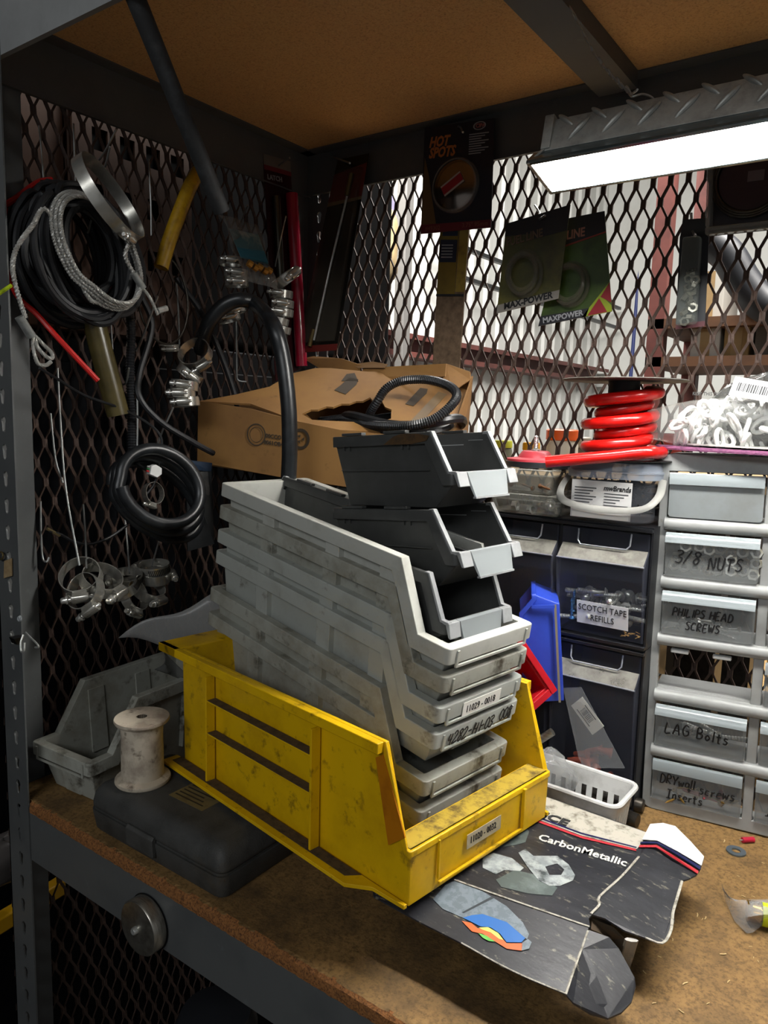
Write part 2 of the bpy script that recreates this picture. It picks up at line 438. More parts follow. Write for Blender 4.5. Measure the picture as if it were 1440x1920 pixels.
def bin_shell(mb, L, W, H, hf, k2, k3, rw=.0095, rh=.0165, t=.0022, tb=.009, tf=.012, tk=.01, r=.006, ri=0.0):
    """one moulded bin; outer rim rectangle L x W, back rim height H, front lip height hf"""
    pf = [(0, H), (k2, H), (k3, hf), (L, hf)]
    def fix(p, d):   # offset towards the inside of the wall
        q = offset_profile(p, d)
        return [(p[0][0], p[0][1]-d)] + [q[1], q[2]] + [(p[3][0], p[3][1]-d)]
    # ensure slope offsets go backwards (into the wall)
    def loop(ins, prof, flat=None, backin=None, frontin=None):
        bi = ins if backin is None else backin; fi = ins if frontin is None else frontin
        rr = max(r-max(ins, 0), .0015)
        u0, u1 = bi, L-fi; v0, v1 = ins, W-ins
        zz = [p[1] for p in prof] if flat is None else [flat]*4
        x2, x3 = prof[1][0], prof[2][0]
        if flat is not None: x2 = min(x2, u1-.02); x3 = min(x3, u1-.008)
        x3 = min(x3, u1-rr-.001)
        def arc(cu, cv, a0):
            return [(cu+rr*cos(radians(a0+k*30)), cv+rr*sin(radians(a0+k*30))) for k in range(4)]
        P = []
        P += [(x, y, zz[0]) for x, y in arc(u0+rr, v0+rr, 180)]
        P += [(x2, v0, zz[1]), (x3, v0, zz[2])]
        P += [(x, y, zz[3]) for x, y in arc(u1-rr, v0+rr, 270)]
        P += [(x, y, zz[3]) for x, y in arc(u1-rr, v1-rr, 0)]
        P += [(x3, v1, zz[2]), (x2, v1, zz[1])]
        P += [(x, y, zz[0]) for x, y in arc(u0+rr, v1-rr, 90)]
        return P
    low = fix(pf, rh)
    mb.loft([loop(rw+t+tb, pf, flat=t, backin=rw+t+tk, frontin=rw+t+tf),
             loop(rw+t+ri, pf), loop(.0006, pf), loop(0, fix(pf, .0008)), loop(0, low), loop(rw, low),
             loop(rw+tb, pf, flat=0, backin=rw+tk, frontin=rw+tf)])
    return mb
def frame_uvw(P, yaw, pitch, roll=0):
    yw, pt = radians(yaw), radians(pitch)
    u = Vector((cos(yw)*cos(pt), sin(yw)*cos(pt), sin(pt))); v = Vector((-sin(yw), cos(yw), 0)); w_ = u.cross(v)
    rl = radians(roll); v2 = v*cos(rl)+w_*sin(rl); w2 = w_*cos(rl)-v*sin(rl)
    return Matrix(((u.x, v2.x, w2.x, P[0]), (u.y, v2.y, w2.y, P[1]), (u.z, v2.z, w2.z, P[2]), (0, 0, 0, 1)))

grey_a = mat('pale_grey_bin_plastic', 'a9aaa3', .5, col2='8d8b80', nscale=22, lo=.5, hi=.8, col3='5e5747', n3=45, lo3=.66, hi3=.8)
grey_b = mat('dirty_grey_bin_plastic', '97988f', .55, col2='6f6a5c', nscale=18, lo=.45, hi=.75, col3='3c362b', n3=34, lo3=.56, hi3=.72)
grey_c = mat('cool_grey_bin_plastic', '9c9f99', .5, col2='86867c', nscale=16, lo=.5, hi=.8, col3='59544a', n3=40, lo3=.6, hi3=.76)
label_paper = mat('label_paper', 'd9d8d2', .7)

def grey_bin(M, m, label, L=.394, W=.14, H=.112, hf=.045, k2=.318, k3=.353, group=None, ribs=(.10, .215, .30), clip=True):
    th = thing('storage_bin', label, 'bin', M, group)
    mb = bin_shell(MB(), L, W, H, hf, k2, k3)
    for u in ribs:      # moulded stiffening ribs on both sides
        for sg, y0 in ((1, .0025), (-1, W-.0025)):
            mb.loft([[(u-.013, y0+sg*(s+.012), z), (u-.011, y0+sg*s, z), (u+.011, y0+sg*s, z), (u+.013, y0+sg*(s+.012), z)] for z, s in ((.022, .0075), (H-.014, 0))])
    mb.loft([[(L-.008-s, W/2-.014, z), (L-.008-s, W/2+.014, z), (L-.013-s, W/2+.018, z), (L-.013-s, W/2-.018, z)] for z, s in ((.002, .010), (hf-.014, 0))])
    mb.obj('body', m, th, local=True, bevel=.0012, smooth=True)
    if clip:
        A = Matrix(((0, 0, 1, L-.0008), (1, 0, 0, 0), (0, 1, 0, 0), (0, 0, 0, 1)))
        MB().prism([(.012, hf-.0205), (W-.012, hf-.0205), (W-.012, hf-.003), (W-.0152, hf-.003), (W-.0152, hf-.0178), (.0152, hf-.0178), (.0152, hf-.003), (.012, hf-.003)], 0, .0024, A).obj('label_holder', m, th, local=True, bevel=.0004)
    return th
def lipM(L, y, z):   # text plane on the front lip: x along width, y up
    return Matrix(((0, 0, 1, L+.0006), (1, 0, 0, y), (0, 1, 0, z), (0, 0, 0, 1)))
def local_text(fn, parent, *a, **k):
    M0 = MW[parent]
    return fn(*a, parent=parent, **k)

GP = Vector((.145, .178, .339)); GY, GPI = -8.9, -8.57
Mg = frame_uvw((0, 0, 0), GY, GPI); gw = Vector(Mg.col[2][:3]); gv = Vector(Mg.col[1][:3])
stack = [(0, grey_a, 'pale grey storage bin, topmost of the nested stack, holding charcoal bins', 0),
         (.029, grey_b, 'grimy grey storage bin, second from top of the nested stack, blank front', 0),
         (.061, grey_c, 'grey storage bin with typed 11029-0018 label in the nested stack', 0),
         (.089, grey_c, 'grey storage bin with handwritten 4282-141-03 008 marker number', 0),
         (.139, grey_b, 'dirt-covered grey storage bin directly above the lowest one in the yellow bin', .002),
         (.173, grey_b, 'lowest grey storage bin, resting in the bottom of the yellow bin', .002)]
GB = []
for s, m, lab, sh in stack:
    M = Mg.copy(); o = GP - gw*(s+.045) - gv*sh*2
    M.translation = o
    GB.append(grey_bin(M, m, lab, group='nested grey storage bins'))
L0 = .394; HF = .045
# typed label on the third bin, marker number on the fourth
b3 = MW[GB[2]]
lb = MB().box((0, 0, 0), (.062, .0155, .0006), b3 @ lipM(L0, .036, HF-.0185)).obj('paper_label', label_paper, GB[2])
text('lettering', '11029 - 0018', .0105, b3 @ lipM(L0+.0007, .0405, HF-.0145), black_print, lb, xs=.86)
scrawl('marker_writing', '4282-141-03', .0122, MW[GB[3]] @ lipM(L0+.0004, .018, HF-.0165), black_print, GB[3], width=.0010, slant=.28, gap=.12)
scrawl('marker_writing', '008', .0122, MW[GB[3]] @ lipM(L0+.0004, .103, HF-.0150), black_print, GB[3], width=.0010, slant=.2, gap=.1)

# the single grey bin at the left post
Mb = frame_uvw((0, 0, 0), -86.0, 0)   # front points to the viewer
th = grey_bin(Matrix.Translation((-.034-.25*cos(radians(-86)), .022-.25*sin(radians(-86)), .001)) @ Mb.to_3x3().to_4x4(), grey_b,
              'empty dirty grey storage bin standing alone by the left post', L=.25, W=.118, H=.124, hf=.062, k2=.175, k3=.216, ribs=(.08, .16))

# yellow bin
yel = mat('dirty_yellow_plastic', 'd6ab00', .45, col2='b58a00', nscale=14, lo=.45, hi=.75, col3='4a3712', n3=55, lo3=.57, hi3=.76)
grime = mat('dusty_grime', '4d3d26', .9, col2='2e2418', nscale=120, bump=.4, bscale=300)
Yn = Vector((.538, .049, .062)); YL, YW, YH, YF = .386, .2255, .144, .0535
My = frame_uvw((0, 0, 0), -9.1, 0); yu = Vector(My.col[0][:3]); yv = Vector(My.col[1][:3])
My.translation = Yn - yu*YL
yb = thing('storage_bin', 'large yellow hopper bin holding the nested grey bins', 'bin', My)
mb = bin_shell(MB(), YL, YW, YH, YF, YL-.034, YL-.004, rw=.0015, rh=.006, t=.003, tb=.001, tf=.001, tk=.001, r=.003)
mb.obj('body', yel, yb, local=True, bevel=.0008, smooth=True)
for sgn, y0 in ((-1, 0), (1, YW)):       # top flange, base flange, uprights and ledges on each side
    a, b = sorted((y0, y0+sgn*.008)); MB().box((-.04, a, YH-.0105), (YL-.036, b, YH)).obj('rim_flange', yel, yb, local=True, bevel=.001)
    a, b = sorted((y0+sgn*.001, y0+sgn*.02))
    p = [(-.01, y0), (-.01, y0+sgn*.021), (YL-.062, y0+sgn*.021), (YL-.04, y0+sgn*.006), (YL-.002, y0+sgn*.004), (YL-.002, y0)]
    if sgn > 0: p = p[::-1]
    MB().prism(p, 0, .004).obj('base_flange', yel, yb, local=True, bevel=.0006)
    p = [(.0, y0), (.0, y0+sgn*.013), (YL-.07, y0+sgn*.013), (YL-.06, y0+sgn*.001)]
    if sgn > 0: p = p[::-1]
    MB().prism(p, .0041, .0046).obj('dust', grime, yb, local=True)
    for u in (.074, .262):
        mb = MB(); a, b = sorted((y0, y0+sgn*.0115)); mb.box((u-.0015, a, .004), (u+.0015, b, YH-.014))
        mb.obj('upright_rib', yel, yb, local=True, bevel=.0005)
    for z in (.103, .064):
        a, b = sorted((y0, y0+sgn*.011))
        MB().box((.0757, a, z-.002), (.2603, b, z)).obj('side_ledge', yel, yb, local=True, bevel=.0004)
        MB().box((.077, a, z), (.259, b-.0006 if sgn > 0 else b, z+.0007)).obj('dust', grime, yb, local=True)
    if sgn < 0:  # recessed thin panel behind the slanted front edge
        MB().prism([(YL-.045, YH-.018), (YL-.036, YH-.012), (YL-.006, YF+.012), (YL-.026, YF-.004)], -.0006, .0006, Matrix(((1, 0, 0, 0), (0, 0, 1, y0-.0006), (0, 1, 0, 0), (0, 0, 0, 1)))).obj('front_web', mat('amber_thin_plastic', 'b06c0a', .4, col2='9a5a08', nscale=30), yb, local=True)
MB().box((-.04, -.008, YH-.0105), (.0, YW+.008, YH)).obj('rim_flange', yel, yb, local=True, bevel=.001)
mb = MB(); mb.box((YL-.028, .003, YF-.004), (YL-.002, YW-.003, YF)); mb.obj('lip_ledge', yel, yb, local=True, bevel=.0008)
MB().box((YL-.026, .004, YF), (YL-.004, YW-.004, YF+.0006)).obj('dust', mat('dusty_yellow', 'a98f2e', .9, col2='5c4a20', nscale=60, lo=.45, hi=.65), yb, local=True)
e = YL
for lo, hi in (((e-.001, .04, .006), (e+.002, .172, .0085)), ((e-.001, .038, .012), (e+.0016, .04, .05)), ((e-.001, .172, .008), (e+.003, .176, YF-.002))):
    MB().box(lo, hi).obj('card_guide', yel, yb, local=True, bevel=.0004)
lb = MB().box((0, 0, 0), (.054, .0145, .0006), My @ lipM(YL+.0004, .079, .024)).obj('paper_label', mat('grubby_label', 'a99c80', .7, col2='8c8064', nscale=60), yb)
text('lettering', '11020 - 0032', .0095, My @ lipM(YL+.0012, .083, .0285), black_print, lb, xs=.82)

# charcoal bins with frosted front edge
char = mat('charcoal_plastic', '3b3c3b', .42, col2='444544', nscale=30)
char_in = mat('highlit_rim_plastic', '8e9091', .3, col2='787a7a', nscale=40)  # lamp highlight on the charcoal rims put into this paler grey
frost = mat('frosted_clear_plastic', '969c9e', .3, alpha=.5)
def charcoal_bin(M, label, stain=False):
    L, W, H, hf, k2 = .184, .105, .079, .041, .150
    th = thing('parts_bin', label, 'bin', M, 'charcoal parts bins')
    mb = bin_shell(MB(), L-.004, W, H, .036, k2, L-.012, rw=.004, rh=.012, t=.0018, tb=.008, tf=.03, tk=.012, r=.006)
    mb.obj('body', char, th, local=True, bevel=.0008, smooth=True)
    # rim running down the opening, its highlight put into the colour
    for y in (.0008, W-.0068):
        mb = MB(); pr = ((k2-.006, H), (k2, H), (L-.012, .0375), (L-.003, .0372))
        mb.loft([[(p[0], y, p[1]-.0025), (p[0], y+.006, p[1]-.0025), (p[0]+.0016, y+.006, p[1]+.0009), (p[0]+.0016, y, p[1]+.0009)] for p in pr])
        mb.obj('opening_rim', char_in, th, local=True, bevel=.0006)
    # sloping label window across the front
    yc = [(.0008, .0225), (.0175, .0225), (.0235, .0115), (W-.0235, .0115), (W-.0175, .0225), (W-.0008, .0225)]
    for k, (ya, yb_) in enumerate(((0, 1), (4, 5))):
        MB().loft([[(L-.006, yc[i][0], .0378), (L-.0005, yc[i][0], .0374), (L+.0035, yc[i][0], yc[i][1]), (L+.0005, yc[i][0], yc[i][1])] for i in (ya, yb_)]).obj('lip_corner', char_in, th, local=True, bevel=.0008)
    MB().loft([[(L-.006, y, .0376), (L-.0005, y, .0372), (L+.0055, y+dy, .0115), (L+.0035, y+dy, .0113)] for y, dy in ((.0178, .006), (W-.0178, -.006))]).obj('label_window', frost, th, local=True, bevel=.0005)
    MB().loft([[(L+.0025, y, .0117), (L+.0065, y, .0117), (L+.0065, y, .0097), (L+.0025, y, .0097)] for y in (.023, W-.023)]).obj('window_sill', char_in, th, local=True)
    for u in (.02, .085):
        for a, b in ((-.0012, .006), (W-.006, W+.0012)): MB().box((u, a, H+.0002), (u+.032, b, H+.0032)).obj('stacking_tab', char, th, local=True, bevel=.0005)
    for u in (.018, .027, .108, .117):
        MB().box((u, .0022, H-.0165), (u+.002, .0052, H-.0118)).obj('side_tab', char, th, local=True)
    MB().box((.012, .0036, .0395), (.145, .0046, .0402)).obj('side_seam', char, th, local=True)
    pe = mat('pale_edge', '9da0a0', .4)
    MB().box((.070, W-.0075, H-.014), (.118, W-.006, H-.013)).obj('wall_slot', pe, th, local=True)
    MB().box((.125, W-.0075, H-.009), (.145, W-.006, H-.0084)).obj('wall_slot', pe, th, local=True)
    if stain:
        MB().prism([(.085, H-.0115), (.10, H-.003), (.112, H-.0005), (.135, H-.0015), (.15, H-.004), (.146, H-.009), (.125, H-.0118)], -.0005, .0005,
                   Matrix(((1, 0, 0, 0), (0, 0, 1, -.0003), (0, 1, 0, 0), (0, 0, 0, 1)))).obj('rust_stain', mat('brown_stain', '4a3317', .8, col2='2f2312', nscale=150), th, local=True)
    return th
def binM(P, yaw, pitch, H=.079):
    M = frame_uvw(P, yaw, pitch); M.translation = Vector(P) - Vector(M.col[2][:3])*H
    return M
charcoal_bin(binM((.309, .206, .4675), -8, 4.5), 'charcoal parts bin with brown stain, topmost of the tower', True)
charcoal_bin(binM((.328, .185, .388), -8, 5.5), 'charcoal parts bin in the middle of the tower, under the stained one')
Mx = frame_uvw((0, 0, 0), -8.9, -6); K = Vector((.516, .1385, .2985))
P3 = K - Vector(Mx.col[0][:3])*.184 + Vector(Mx.col[2][:3])*.041
charcoal_bin(binM(P3, -8.9, -6), 'charcoal parts bin at the bottom of the tower, seated in the topmost grey bin')
ta, tb_ = at(660, 938, Y=.232), at(548, 899, Y=.262)
tu = (tb_-ta).normalized(); tv = Vector((-.2, -.98, .12)); tv = (tv-tu*tv.dot(tu)).normalized(); tw = tu.cross(tv)
Mt = Matrix(((tu.x, tv.x, tw.x, 0), (tu.y, tv.y, tw.y, 0), (tu.z, tv.z, tw.z, 0), (0, 0, 0, 1))); Mt.translation = ta - tv*.105 - tw*.079
charcoal_bin(Mt, 'tipped charcoal parts bin lying at the back of the topmost grey bin')

# ================================================================ tool case, thread spool, magnet
case_m = mat('charcoal_textured_plastic', '3f3f3d', .6, col2='2f2f2d', nscale=30, lo=.45, hi=.7, col3='4a4030', n3=10, lo3=.55, hi3=.75, bump=.25, bscale=600)
tc = thing('tool_case', 'scuffed dark grey moulded tool case under the yellow bin', 'tool case', (.223, .075, 0))
def rbox(x0, x1, y0, y1, levels, r=.012):
    loops = []
    for z, d in levels:
        rr = max(r-d*.3, .004); P = []
        for cx_, cy_, a0 in ((x0+d+rr, y0+d+rr, 180), (x1-d-rr, y0+d+rr, 270), (x1-d-rr, y1-d-rr, 0), (x0+d+rr, y1-d-rr, 90)):
            P += [(cx_+rr*cos(radians(a0+k*22.5)), cy_+rr*sin(radians(a0+k*22.5)), z) for k in range(5)]
        loops.append(P)
    return loops
X0, X1, Y0, Y1 = .108, .338, .012, .135
MB().loft(rbox(X0, X1, Y0, Y1, [(0, .005), (.003, .003), (.024, 0), (.026, 0), (.026, .002), (.0285, .002)])).obj('case_base', case_m, tc, smooth=True)
MB().loft(rbox(X0, X1, Y0, Y1, [(.0287, .0022), (.031, .0005), (.034, .0005), (.046, .003), (.053, .008), (.0565, .016)])).obj('case_lid', case_m, tc, smooth=True)
mb = MB(); mb.loft([[(x, y, z) for x, y, z in ((.185, Y0+.001, .008), (.185, Y0-.0035, .010), (.185, Y0-.0045, .030), (.185, Y0-.002, .0335), (.185, Y0+.002, .0335))],
                    [(x, y, z) for x, y, z in ((.232, Y0+.001, .008), (.232, Y0-.0035, .010), (.232, Y0-.0045, .030), (.232, Y0-.002, .0335), (.232, Y0+.002, .0335))]])
mb.obj('latch', case_m, tc, bevel=.001)
lb = MB().box((.205, .052, .0565), (.262, .098, .0569)).obj('paper_label', mat('aged_kraft_label', '6d5f3a', .8, col2='58492b', nscale=40), tc)
mb = MB()
for i in range(6): mb.box((.209, .058+i*.0062, .057), (.255-(i % 3)*.006, .0598+i*.0062, .0573))
mb.obj('lettering', mat('faded_ink', '2e2717', .8), lb)
# spool
ivory = mat('chipped_ivory_paint', 'bdb2a0', .6, col2='96897a', nscale=25, lo=.45, hi=.6, col3='4a3d30', n3=60, lo3=.57, hi3=.72)
sp = thing('bobbin', 'chipped cream painted wooden bobbin standing on the tool case', 'bobbin', at(268, 1462, Z=.0568))
c = MW[sp].translation; Ms = Matrix.Translation(c)
MB().lathe([(.0245, .004), (.0243, .03), (.0238, .055), (.0245, .073)], 32, Ms).obj('core', ivory, sp, smooth=True)
MB().lathe([(.006, .0002), (.031, .0), (.0322, .002), (.0318, .0045), (.0248, .0075), (.006, .0075)], 36, Ms).obj('flange', ivory, sp, smooth=True)
MB().lathe([(.0062, .071), (.0245, .071), (.0305, .0735), (.0318, .076), (.0312, .0785), (.0062, .0792), (.0062, .071)], 36, Ms).obj('flange', ivory, sp, smooth=True)
MB().lathe([(.0001, .0708), (.0062, .0708), (.0062, .0789)], 20, Ms).obj('bore', mat('dark_bore', '3a3026', .9), sp)
# round magnetic tray on the beam
Mm = frame(at(281, 1727, Y=-.0005), (1, 0, 0), (0, -1, 0))
mg = thing('magnetic_cap', 'round brushed steel magnetic cap stuck on the front beam', 'magnet', Mm)
MB().lathe([(.0001, 0), (.0305, 0), (.0312, .001), (.0312, .0012)], 48, Mm).obj('rubber_gasket', black_rubber, mg, smooth=True)
MB().lathe([(.030, .0012), (.0302, .014), (.0285, .016), (.012, .0175), (.0001, .0178)], 48, Mm).obj('cup', steel, mg, smooth=True)
MB().lathe([(.0042, .0176), (.004, .021), (.0032, .0222), (.0001, .0222)], 16, Mm).obj('stud', zinc, mg, smooth=True)

# ================================================================ shop light on its chain
alu = mat('diamond_plate_aluminium', 'a3a49f', .42, .45, col2='6e6f6b', nscale=30, col3='9a9b96', n3=90)
alu_trim = mat('dark_polished_trim', '5a6466', .2, .8)
led = mat('lit_led_lens', 'ffffff', .4, emit=('fffcf6', 104.0))
FX0, FX1, FY0, FY1, FZ = .513, 1.035, .262, .327, .752
sl = thing('shop_light', 'lit linkable shop light with diamond plate housing hung under the shelf', 'lamp', ((FX0+FX1)/2, FY0, FZ))
HZ0, HZ1 = FZ+.017, FZ+.052
mb = MB(); mb.loft([[(x, FY0+.012, HZ0), (x, FY0+.016, HZ1), (x, FY1-.016, HZ1), (x, FY1-.012, HZ0), (x, FY1-.014, HZ0), (x, FY1-.018, HZ1-.002), (x, FY0+.018, HZ1-.002), (x, FY0+.014, HZ0)] for x in (FX0+.010, FX1-.01)])
mb.obj('housing', alu, sl, bevel=.0006)
# raised tread lugs on the housing's front face
for i in range(14):
    xx = FX0+.045+i*.0345
    for a, z, rot in ((0, HZ0+.019, 32),) if i % 1 == 0 else ():
        Ml = Matrix.Translation((xx, FY0+.0136, z)) @ Euler((radians(90-5), 0, 0)).to_matrix().to_4x4() @ Euler((0, 0, radians(48))).to_matrix().to_4x4()
        MB().lathe([(.0001, .0026), (.4, .0022), (.75, .0014), (1, 0)], 18, Ml @ Matrix.Diagonal((.0145, .0034, 1, 1))).obj('tread_lug', alu, sl, smooth=True)
    Ml = Matrix.Translation((xx-.016, FY0+.0155, HZ1-.003)) @ Euler((radians(90-5), 0, 0)).to_matrix().to_4x4() @ Euler((0, 0, radians(-40))).to_matrix().to_4x4()
    MB().lathe([(.0001, .0026), (.4, .0022), (.75, .0014), (1, 0)], 18, Ml @ Matrix.Diagonal((.0115, .003, 1, 1))).obj('tread_lug', alu, sl, smooth=True)
for s_, y0 in ((1, FY0), (-1, FY1)):   # flared polished trims
    mb = MB(); mb.loft([[(x, y0+s_*.0135, HZ0+.001), (x, y0, FZ+.0025), (x, y0, FZ-.0005), (x, y0+s_*.004, FZ-.0012), (x, y0+s_*.006, FZ+.0005), (x, y0+s_*.015, HZ0-.001)] for x in (FX0, FX1)])
    mb.obj('reflector_trim', alu_trim, sl, bevel=.0005)
for x, s_ in ((FX0, 1), (FX1, -1)):
    mb = MB(); mb.hexa([(x, FY0, FZ-.001), (x+.004*s_, FY0, FZ-.001), (x+.004*s_, FY1, FZ-.001), (x, FY1, FZ-.001),
                        (x+.009*s_, FY0+.011, HZ0+.002), (x+.013*s_, FY0+.011, HZ0+.002), (x+.013*s_, FY1-.011, HZ0+.002), (x+.009*s_, FY1-.011, HZ0+.002)])
    mb.box((min(x+.008*s_, x+.018*s_), FY0+.0105, HZ0+.002), (max(x+.008*s_, x+.018*s_), FY1-.0105, HZ1+.003))
    mb.obj('end_cap', alu, sl, bevel=.0008)
MB().box((FX0+.004, FY0+.003, FZ-.0004), (FX1-.004, FY1-.003, FZ+.002)).obj('lens', led, sl)
TILT = Matrix.Rotation(radians(-13.4), 4, 'X')
# hook and chain: goes forward and up to the front edge of the upper shelf
chain_m = mat('dull_chain_wire', 'a5a5a0', .35, .3)
A = Vector((.626, FY0+.02, HZ1+.004)); 
mb = MB(); mb.tube(spline([A+Vector((0, .012, -.006)), A+Vector((-.002, .008, .004)), A+Vector((-.010, .001, .006)), A+Vector((-.018, -.003, .003)), A+Vector((-.022, .001, .008)), A+Vector((-.019, .003, .012)), A+Vector((-.015, -.002, .010))], 5), .0011, 6)
mb.obj('hanging_hook', zinc, sl, smooth=True)
sl.matrix_world = MW[sl] @ TILT; Mt0 = sl.matrix_world.copy()
A = Mt0 @ (MW[sl].inverted() @ A)
chain = thing('hanging_chain', 'thin steel chain of twisted links leading up from the shop light', 'chain', A)
p0 = A+Vector((-.021, .002, .008)); p1 = Vector((.607, .062, .932))
p1 = at(1062, -4, Z=.93)
nl = 15
for i in range(nl):
    t0, t1 = i/nl, (i+1)/nl
    a, b = p0.lerp(p1, t0), p0.lerp(p1, t1); d = (b-a); c = (a+b)/2; Lk = d.length*.5*1.22
    sag = -.012*sin(pi*(t0+t1)/2); c = c+Vector((0, 0, sag))
    M = frame(c, d, (1, 0, 0.2) if i % 2 else (0, .3, 1)); 
    pts = [(Lk*cos(t)+0, .0042*sin(t)*(1.15+.45*cos(t)), 0) for t in [2*pi*k/14 for k in range(14)]]
    mb = MB(); mb.tube([M @ Vector(p) for p in pts], .0009, 5, closed=True); mb.obj('link', chain_m, chain, smooth=True)

# ================================================================ small-parts drawer cabinet
cab_m = mat('grey_cabinet_plastic', '8f9190', .42, col2='7c7d7a', nscale=20, lo=.5, hi=.8, col3='6b6552', n3=50, lo3=.66, hi3=.8)
drawer_m = mat('smoky_clear_plastic', '8a8e8e', .2, alpha=.27, arange=.22)
drawer_f = mat('frosted_empty_drawer', '848a8c', .3, alpha=.82, col2='777a78', nscale=14)
lipm = mat('frosted_drawer_lip', '9aa3a6', .2, alpha=.6)
CO = Vector((.617, .4775, 0)); CYAW = 7.15
Mc = RT(CO, CYAW) @ Euler((0, radians(-.9), 0)).to_matrix().to_4x4()
CW, CH, CD = .247, .457, .059
cab = thing('drawer_cabinet', 'grey plastic small-parts cabinet with clear handwritten drawers', 'cabinet', Mc)
COLX = [(.010, .1165), (.128, .2345)]
ROWZ = [.0157+.0728*k for k in range(6)]          # bottom of each opening, from the bottom row up
RH = .056
def cabA(): return Mc @ Matrix(((1, 0, 0, 0), (0, 0, 1, 0), (0, 1, 0, 0), (0, 0, 0, 1)))
outer = []
for cx_, cz_, a0 in ((.012, .012, 180), (CW-.012, .012, 270), (CW-.012, CH-.012, 0), (.012, CH-.012, 90)):
    outer += [(cx_+.012*cos(radians(a0+k*22.5)), cz_+.012*sin(radians(a0+k*22.5))) for k in range(5)]
holes = [[(a, z), (b, z), (b, z+RH), (a, z+RH)] for a, b in COLX for z in ROWZ]
mb = MB(); mb.plate(outer, holes, 0, .012, cabA()); mb.obj('front_frame', cab_m, cab, bevel=.0012)
mb = MB(); mb.loft([[Mc @ Vector((x, y, z)) for x, z in outer] for y in (.012, CD)], False, False); mb.obj('shell', cab_m, cab, smooth=True)
for k in range(1, 6):    # rounded rails and shelf plates
    z = ROWZ[k]-(.0728-RH)/2
    mb = MB(); mb.tube([Mc @ Vector((.008, .001, z)), Mc @ Vector((CW-.008, .001, z))], .0082, 12); mb.obj('rail', cab_m, cab, smooth=True)
    MB().box((.008, .012, ROWZ[k]-.0022), (CW-.008, CD, ROWZ[k]-.0002), Mc).obj('shelf_plate', cab_m, cab)
for x in (.122,): MB().box((x-.001, .012, .01), (x+.001, CD, CH-.01), Mc).obj('divider', cab_m, cab)
k = 2
for a in (.024, .072): MB().box((a, -.003, ROWZ[2]+RH-.007), (a+.021, .004, ROWZ[2]+RH-.0018), Mc).obj('catch_tab', mat('pale_tab_plastic', 'a5a7a6', .4), cab, bevel=.0015)
def drawer(c, r, writing=(), pull=.0, flatlip=False, dm=None):
    a, b = COLX[c]; z = ROWZ[r]+.0006; y = -.0035-pull; h = .0552
    W = b-a-.003; x0 = a+.0015
    Md = Mc @ Matrix.Translation((x0, y, z))
    d = MB(); 
    # open-topped tray
    t = .0013
    P = [(0.003, 0), (W-.003, 0), (W, .003), (W, h-.002), (0, h-.002), (0, .003)]
    d.prism(P, 0, t, Md @ Matrix(((1, 0, 0, 0), (0, 0, 1, 0), (0, 1, 0, 0), (0, 0, 0, 1))))
    D = CD-.004
    d.box((.001, t, 0), (W-.001, D, t), Md); d.box((.001, t, t), (.001+t, D, h*.8), Md); d.box((W-.001-t, t, t), (W-.001, D, h*.8), Md); d.box((.001, D-t, t), (W-.001, D, h*.8), Md)
    o = d.obj('drawer', dm or drawer_m, cab)
    l = MB()
    prof = [(.0, h-.001), (-.004, h-.0015), (-.0085, h-.006), (-.0098, h-.0125), (-.0088, h-.0125), (-.0075, h-.0072), (-.0035, h-.003), (0, h-.003)]
    if flatlip: prof = [(.0, h-.001), (-.003, h-.001), (-.0045, h-.003), (-.0045, h-.015), (-.0033, h-.015), (-.0033, h-.004), (0, h-.0028)]
    l.loft([[Md @ Vector((x, p[0], p[1])) for p in prof] for x in (.0, W)])
    l.obj('handle_lip', lipm, o, smooth=True)
    for s, size, wx, wz, sl, gap in writing:
        Mt_ = Md @ Matrix.Translation((wx, -.0006, wz)) @ Matrix(((1, 0, 0, 0), (0, 0, -1, 0), (0, 1, 0, 0), (0, 0, 0, 1)))
        scrawl('marker_writing', s, size, Mt_, black_print, o, width=.0009, slant=sl, gap=gap)
    return o
drawer(0, 5, flatlip=True, dm=drawer_f)
drawer(0, 4, [('3/8', .0155, .011, .017, .15, .18), ('NUTS', .0145, .049, .0135, .12, .16)], .002)
drawer(0, 3, [('PHILIPS HEAD', .0098, .012, .0245, .15, .16), ('SCREWS', .0098, .028, .0085, .12, .16)], .002)
drawer(0, 1, [('LAG Bolts', .0135, .012, .0185, .1, .22)], .002)
drawer(0, 0, [('DRYwall', .0115, .009, .0245, .1, .13), ('screws', .0125, .056, .0205, .15, .17), ('+', .008, .042, .018, 0, .1), ('Inserts'.replace('I', 'J'), .0115, .018, .006, .1, .16)], 0, True)
for r in range(6): drawer(1, r, [('J', .012, .012, .012, .3, .1)] if r == 0 else (), .0, r % 2 == 0)

